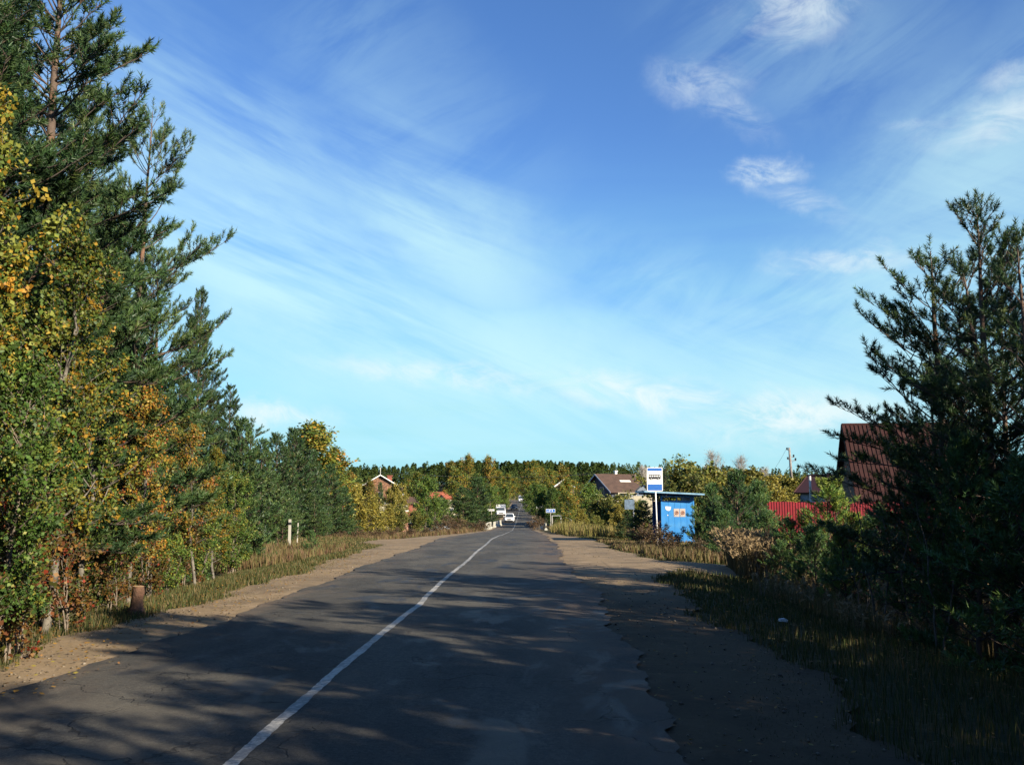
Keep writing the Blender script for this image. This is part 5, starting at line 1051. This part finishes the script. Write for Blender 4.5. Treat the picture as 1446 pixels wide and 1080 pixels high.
# bridge parapets
def barrier(px_, Y, pyt, l, rz, label, n):
    x, z = at(px_, pyt, Y); g = float(H(x, Y)); o = empty('concrete_barrier', (x, Y, g), rz, label, 'barrier', 'white concrete barriers at the bridge'); hh = min(.95, max(.5, z - g))
    for k in range(n): MB().prism([(-.22, -.3), (.22, -.3), (.20, .15), (.09, .3), (.07, hh), (-.07, hh), (-.09, .3), (-.20, .15)], 'y', k * l, k * l + l - .08).build('barrier_block', mat('whitewashed_concrete', (.36, .35, .29), .85, noise=(3, 5, (.22, .21, .17), .45, .7)) if 'whitewashed_concrete' not in bpy.data.materials else bpy.data.materials['whitewashed_concrete'], o)
    return o
barrier(686, 138, 726, 1.4, R(-4), 'white concrete barrier on the left at the near end of the bridge', 5)
barrier(697, 152, 731, 2.0, R(-4), 'low white barrier on the left just before the box van', 6)
barrier(771, 135, 729, 2.0, R(4), 'grey-white barrier right of the road beside the blue sign leg', 4)
barrier(760, 150, 729, 2.0, R(3), 'slanting white barrier on the right edge of the bridge', 7)
x, z = at(788, 728, 127); g = float(H(x, 127)); o = empty('handrail', (x - .8, 127, g), R(-12), 'thin white handrail right of the blue sign', 'handrail')
MB().tube([(0, 0, z - g), (1.2, 0, z - g), (2.6, 0, z - g - .5)], .035, 6).build('rail', M_white, o)
for xx, dz in ((0, 0), (1.2, 0), (2.6, -.5)): MB().tube([(xx, 0, -.2), (xx, 0, z - g + dz)], .035, 6).build('post', M_white, o)

# ------------------------------------------------------------------ vehicles
M_tyre = mat('tyre_rubber', (.02, .02, .02), .85); M_rim = mat('alloy_rim', (.35, .36, .37), .35, .7); M_lamp = mat('headlamp_lens', (.75, .78, .80), .12, spec=.8); M_plastic = mat('black_plastic', (.025, .025, .027), .6)
def loft(mb, st, m=0, close=True):
    b = []; n = len(st[0]); 
    for r_ in st: b += r_
    fs = [(i * n + k, i * n + (k + 1) % n, (i + 1) * n + (k + 1) % n, (i + 1) * n + k) for i in range(len(st) - 1) for k in range(n)]
    if close: fs += [tuple(range(n))[::-1], tuple(range((len(st) - 1) * n, len(st) * n))]
    mb.add(b, fs, m)
def car(name, label, x, y, rz, paint, suv=False, L=4.4, Wc=1.8, Hc=1.46):
    """front at local -y"""
    g = float(zr(y)) + .035 if abs(x - xc(y)) < 3.2 else float(H(x, y)); o = empty(name, (x, y, g), rz, label, 'car')
    w = Wc / 2; belt = Hc * .62; k = 1.0
    def ring(yy, zlo, zb, ww): return [(-ww * .94, yy, zlo), (ww * .94, yy, zlo), (ww, yy, zlo + .18), (ww, yy, (zlo + zb) / 2 + .05), (ww * .95, yy, zb - .03), (ww * .86, yy, zb), (-ww * .86, yy, zb), (-ww * .95, yy, zb - .03), (-ww, yy, (zlo + zb) / 2 + .05), (-ww, yy, zlo + .18)]
    F = -L / 2; b = MB(); hood = belt - .12
    loft(b, [ring(F, .32, .58, w * .80), ring(F + .10, .24, hood - .12, w * .93), ring(F + .35, .22, hood - .04, w * .99), ring(F + 1.05, .22, hood + .04, w), ring(F + 1.35, .22, belt, w), ring(L / 2 - .8, .22, belt + .02, w), ring(L / 2 - .15, .24, belt - .02, w * .96), ring(L / 2, .34, belt - .15, w * .86)])
    body = b.build('body', paint, o, smooth=False)
    y0_, y1_, y2_, y3_ = F + 1.0, F + 1.75, L / 2 - (.55 if suv else 1.0), L / 2 - (.18 if suv else .35); wb, wt = w * .88, w * .70
    vs = [(-wb, y0_, belt - .02), (wb, y0_, belt - .02), (wb, y3_, belt - .02), (-wb, y3_, belt - .02), (-wt, y1_, Hc - .05), (wt, y1_, Hc - .05), (wt, y2_, Hc - .05), (-wt, y2_, Hc - .05)]
    gb = MB(); gb.add(vs, [(0, 1, 5, 4), (1, 2, 6, 5), (2, 3, 7, 6), (3, 0, 4, 7), (4, 5, 6, 7)]); gh = gb.build('windscreen', M_glass, o)
    r_ = MB(); loft(r_, [[(-wt - .03, y1_ - .03, Hc - .06), (wt + .03, y1_ - .03, Hc - .06), (wt + .03, y2_ + .03, Hc - .06), (-wt - .03, y2_ + .03, Hc - .06)], [(-wt, y1_ + .02, Hc - .02), (wt, y1_ + .02, Hc - .02), (wt, y2_ - .02, Hc - .02), (-wt, y2_ - .02, Hc - .02)], [(-wt * .8, y1_ + .2, Hc), (wt * .8, y1_ + .2, Hc), (wt * .8, y2_ - .2, Hc), (-wt * .8, y2_ - .2, Hc)]]); r_.build('roof', paint, o)
    for s in (-1, 1):
        p = MB(); p.tube([(s * (wb - .0), y0_ + .02, belt), (s * (wt + .01), y1_, Hc - .05)], .035, 6); p.tube([(s * wb, L / 2 - 1.9, belt), (s * (wt + .02), L / 2 - 1.95, Hc - .05)], .03, 6); p.tube([(s * wb, y3_, belt), (s * wt, y2_, Hc - .05)], .05, 6); p.build('pillar', paint, o)
        MB().box(min(s * (w + .02), s * (w + .18)), max(s * (w + .02), s * (w + .18)), y0_ + .25, y0_ + .35, belt, belt + .15).build('mirror', paint, o)
        h_ = MB(); h_.add([(s * w * .50, F - .012, .60), (s * w * .86, F + .10, .62), (s * w * .88, F + .16, .76), (s * w * .52, F + .06, .74), (s * w * .5, F + .15, .6), (s * w * .86, F + .25, .62), (s * w * .88, F + .3, .76), (s * w * .52, F + .25, .74)], [(0, 1, 2, 3), (0, 1, 5, 4), (1, 2, 6, 5), (2, 3, 7, 6), (3, 0, 4, 7)]); h_.build('headlight', M_lamp, o)
        for yy in (F + .85, L / 2 - .85):
            t_ = MB(); c = (s * (w - .19), s * (w + .005)); t_.tube([(c[0], yy, .32), (c[1], yy, .32)], .32, 16); wh = t_.build('wheel', M_tyre, o); MB().tube([(c[1] - s * .01, yy, .32), (c[1] + s * .015, yy, .32)], .2, 12).build('rim', M_rim, wh)
    MB().box(-w * .45, w * .45, F - .03, F + .08, .56, .72).build('grille', M_plastic, o); MB().box(-w * .75, w * .75, F - .02, F + .1, .26, .40).build('lower_intake', M_plastic, o); MB().box(-.26, .26, F - .05, F - .032, .42, .53).build('number_plate', M_white, o)
    return o
def paintm(n, c): return mat(n, c, .25, spec=.6)
x, _ = at(719.5, 737, 182); car('oncoming_car', 'white oncoming car on the left lane near the bridge', x, 182, R(0), paintm('white_car_paint', (.80, .80, .80)), L=4.5, Wc=1.85, Hc=1.6, suv=True)
x, _ = at(726, 718, 247); car('oncoming_car', 'black oncoming car behind the white one', x, 247, 0, paintm('black_car_paint', (.02, .022, .03)), L=4.5, Wc=1.8, Hc=1.5)
x, z = at(630, 727, 132); car('parked_car', 'silver car parked in the meadow among bushes on the left', x, 132, R(80), paintm('silver_car_paint', (.55, .60, .66)))
def van(name, label, x, y, box, Wv=1.95, Hv=2.6, g=None, rz=0, m_=None):
    g = float(zr(y)) + .035 if g is None else g; o = empty(name, (x, y, g), rz, label, 'van'); w = Wv / 2; m_ = m_ or bpy.data.materials['white_car_paint']
    cabh = 1.95 if box else Hv; b = MB(); loft(b, [[(-w * .92, -2.6, .45), (w * .92, -2.6, .45), (w * .92, -2.6, 1.0), (-w * .92, -2.6, 1.0)], [(-w, -2.3, .35), (w, -2.3, .35), (w, -2.3, 1.15), (-w, -2.3, 1.15)], [(-w, -1.85, .35), (w, -1.85, .35), (w * .98, -1.85, 1.25), (-w * .98, -1.85, 1.25)], [(-w, -1.25, .35), (w, -1.25, .35), (w * .9, -1.25, cabh), (-w * .9, -1.25, cabh)], [(-w, -.6, .35), (w, -.6, .35), (w * .92, -.6, cabh), (-w * .92, -.6, cabh)]])
    if not box: loft(b, [[(-w, -.6, .35), (w, -.6, .35), (w * .92, -.6, cabh), (-w * .92, -.6, cabh)], [(-w, 2.5, .4), (w, 2.5, .4), (w * .9, 2.5, cabh - .03), (-w * .9, 2.5, cabh - .03)]])
    b.build('cab', m_, o)
    sl = (cabh - 1.25) / .6; MB().add([(-w * .88, -1.84, 1.29), (w * .88, -1.84, 1.29), (w * .80, -1.84 + (.6 * .85), 1.27 + sl * .51), (-w * .80, -1.84 + .51, 1.27 + sl * .51), (-w * .88, -1.9, 1.32), (w * .88, -1.9, 1.32), (w * .80, -1.39, 1.32 + sl * .51), (-w * .80, -1.39, 1.32 + sl * .51)], [(4, 5, 6, 7), (0, 1, 5, 4), (1, 2, 6, 5), (2, 3, 7, 6), (3, 0, 4, 7)]).build('windscreen', M_glass, o)
    if box: MB().box(-w * 1.08, w * 1.08, -.55, 3.0, .75, Hv).build('cargo_box', M_white, o)
    for s in (-1, 1):
        MB().box(min(s * w * .55, s * w * .88), max(s * w * .55, s * w * .88), -2.64, -2.55, .72, .92).build('headlight', M_lamp, o); MB().box(min(s * (w + .03), s * (w + .2)), max(s * (w + .03), s * (w + .2)), -1.7, -1.6, 1.25, 1.6).build('mirror', M_plastic, o)
        for yy in (-1.9, 1.7): t_ = MB(); t_.tube([(s * (w - .2), yy, .36), (s * (w + .01), yy, .36)], .36, 16); wh = t_.build('wheel', M_tyre, o); MB().tube([(s * w, yy, .36), (s * (w + .02), yy, .36)], .2, 12).build('rim', M_rim, wh)
    MB().box(-w * .5, w * .5, -2.65, -2.58, .7, .9).build('grille', M_plastic, o); MB().box(-w * .95, w * .95, -2.72, -2.6, .38, .58).build('bumper', M_plastic, o); return o
x, z = at(707, 728, 205); van('box_van', 'white box van standing on the left shoulder beyond the bridge', x, 205, True, Hv=2.55, g=z - .15, rz=R(4))
x, _ = at(736.5, 709, 325); van('oncoming_van', 'white van coming over the crest of the road', x, 325, False, Wv=1.9, Hv=2.3)
x, _ = at(743, 704, 338); car('following_car', 'light grey car just behind the van at the crest', x, 338, R(-8), bpy.data.materials['silver_car_paint'], suv=True)
# small litter on the grass
x, _ = at(1105, 866, 13.5); o = MB().prism([(-.06, 0), (.055, -.01), (.065, .02), (.02, .04), (-.05, .03)], 'y', -.03, .03).build('litter_bag', M_paperw, None, (x, 13.5, float(H(x, 13.5)) + .04)); tag(o, 'small pale bag lying in the shaded right grass', 'litter')
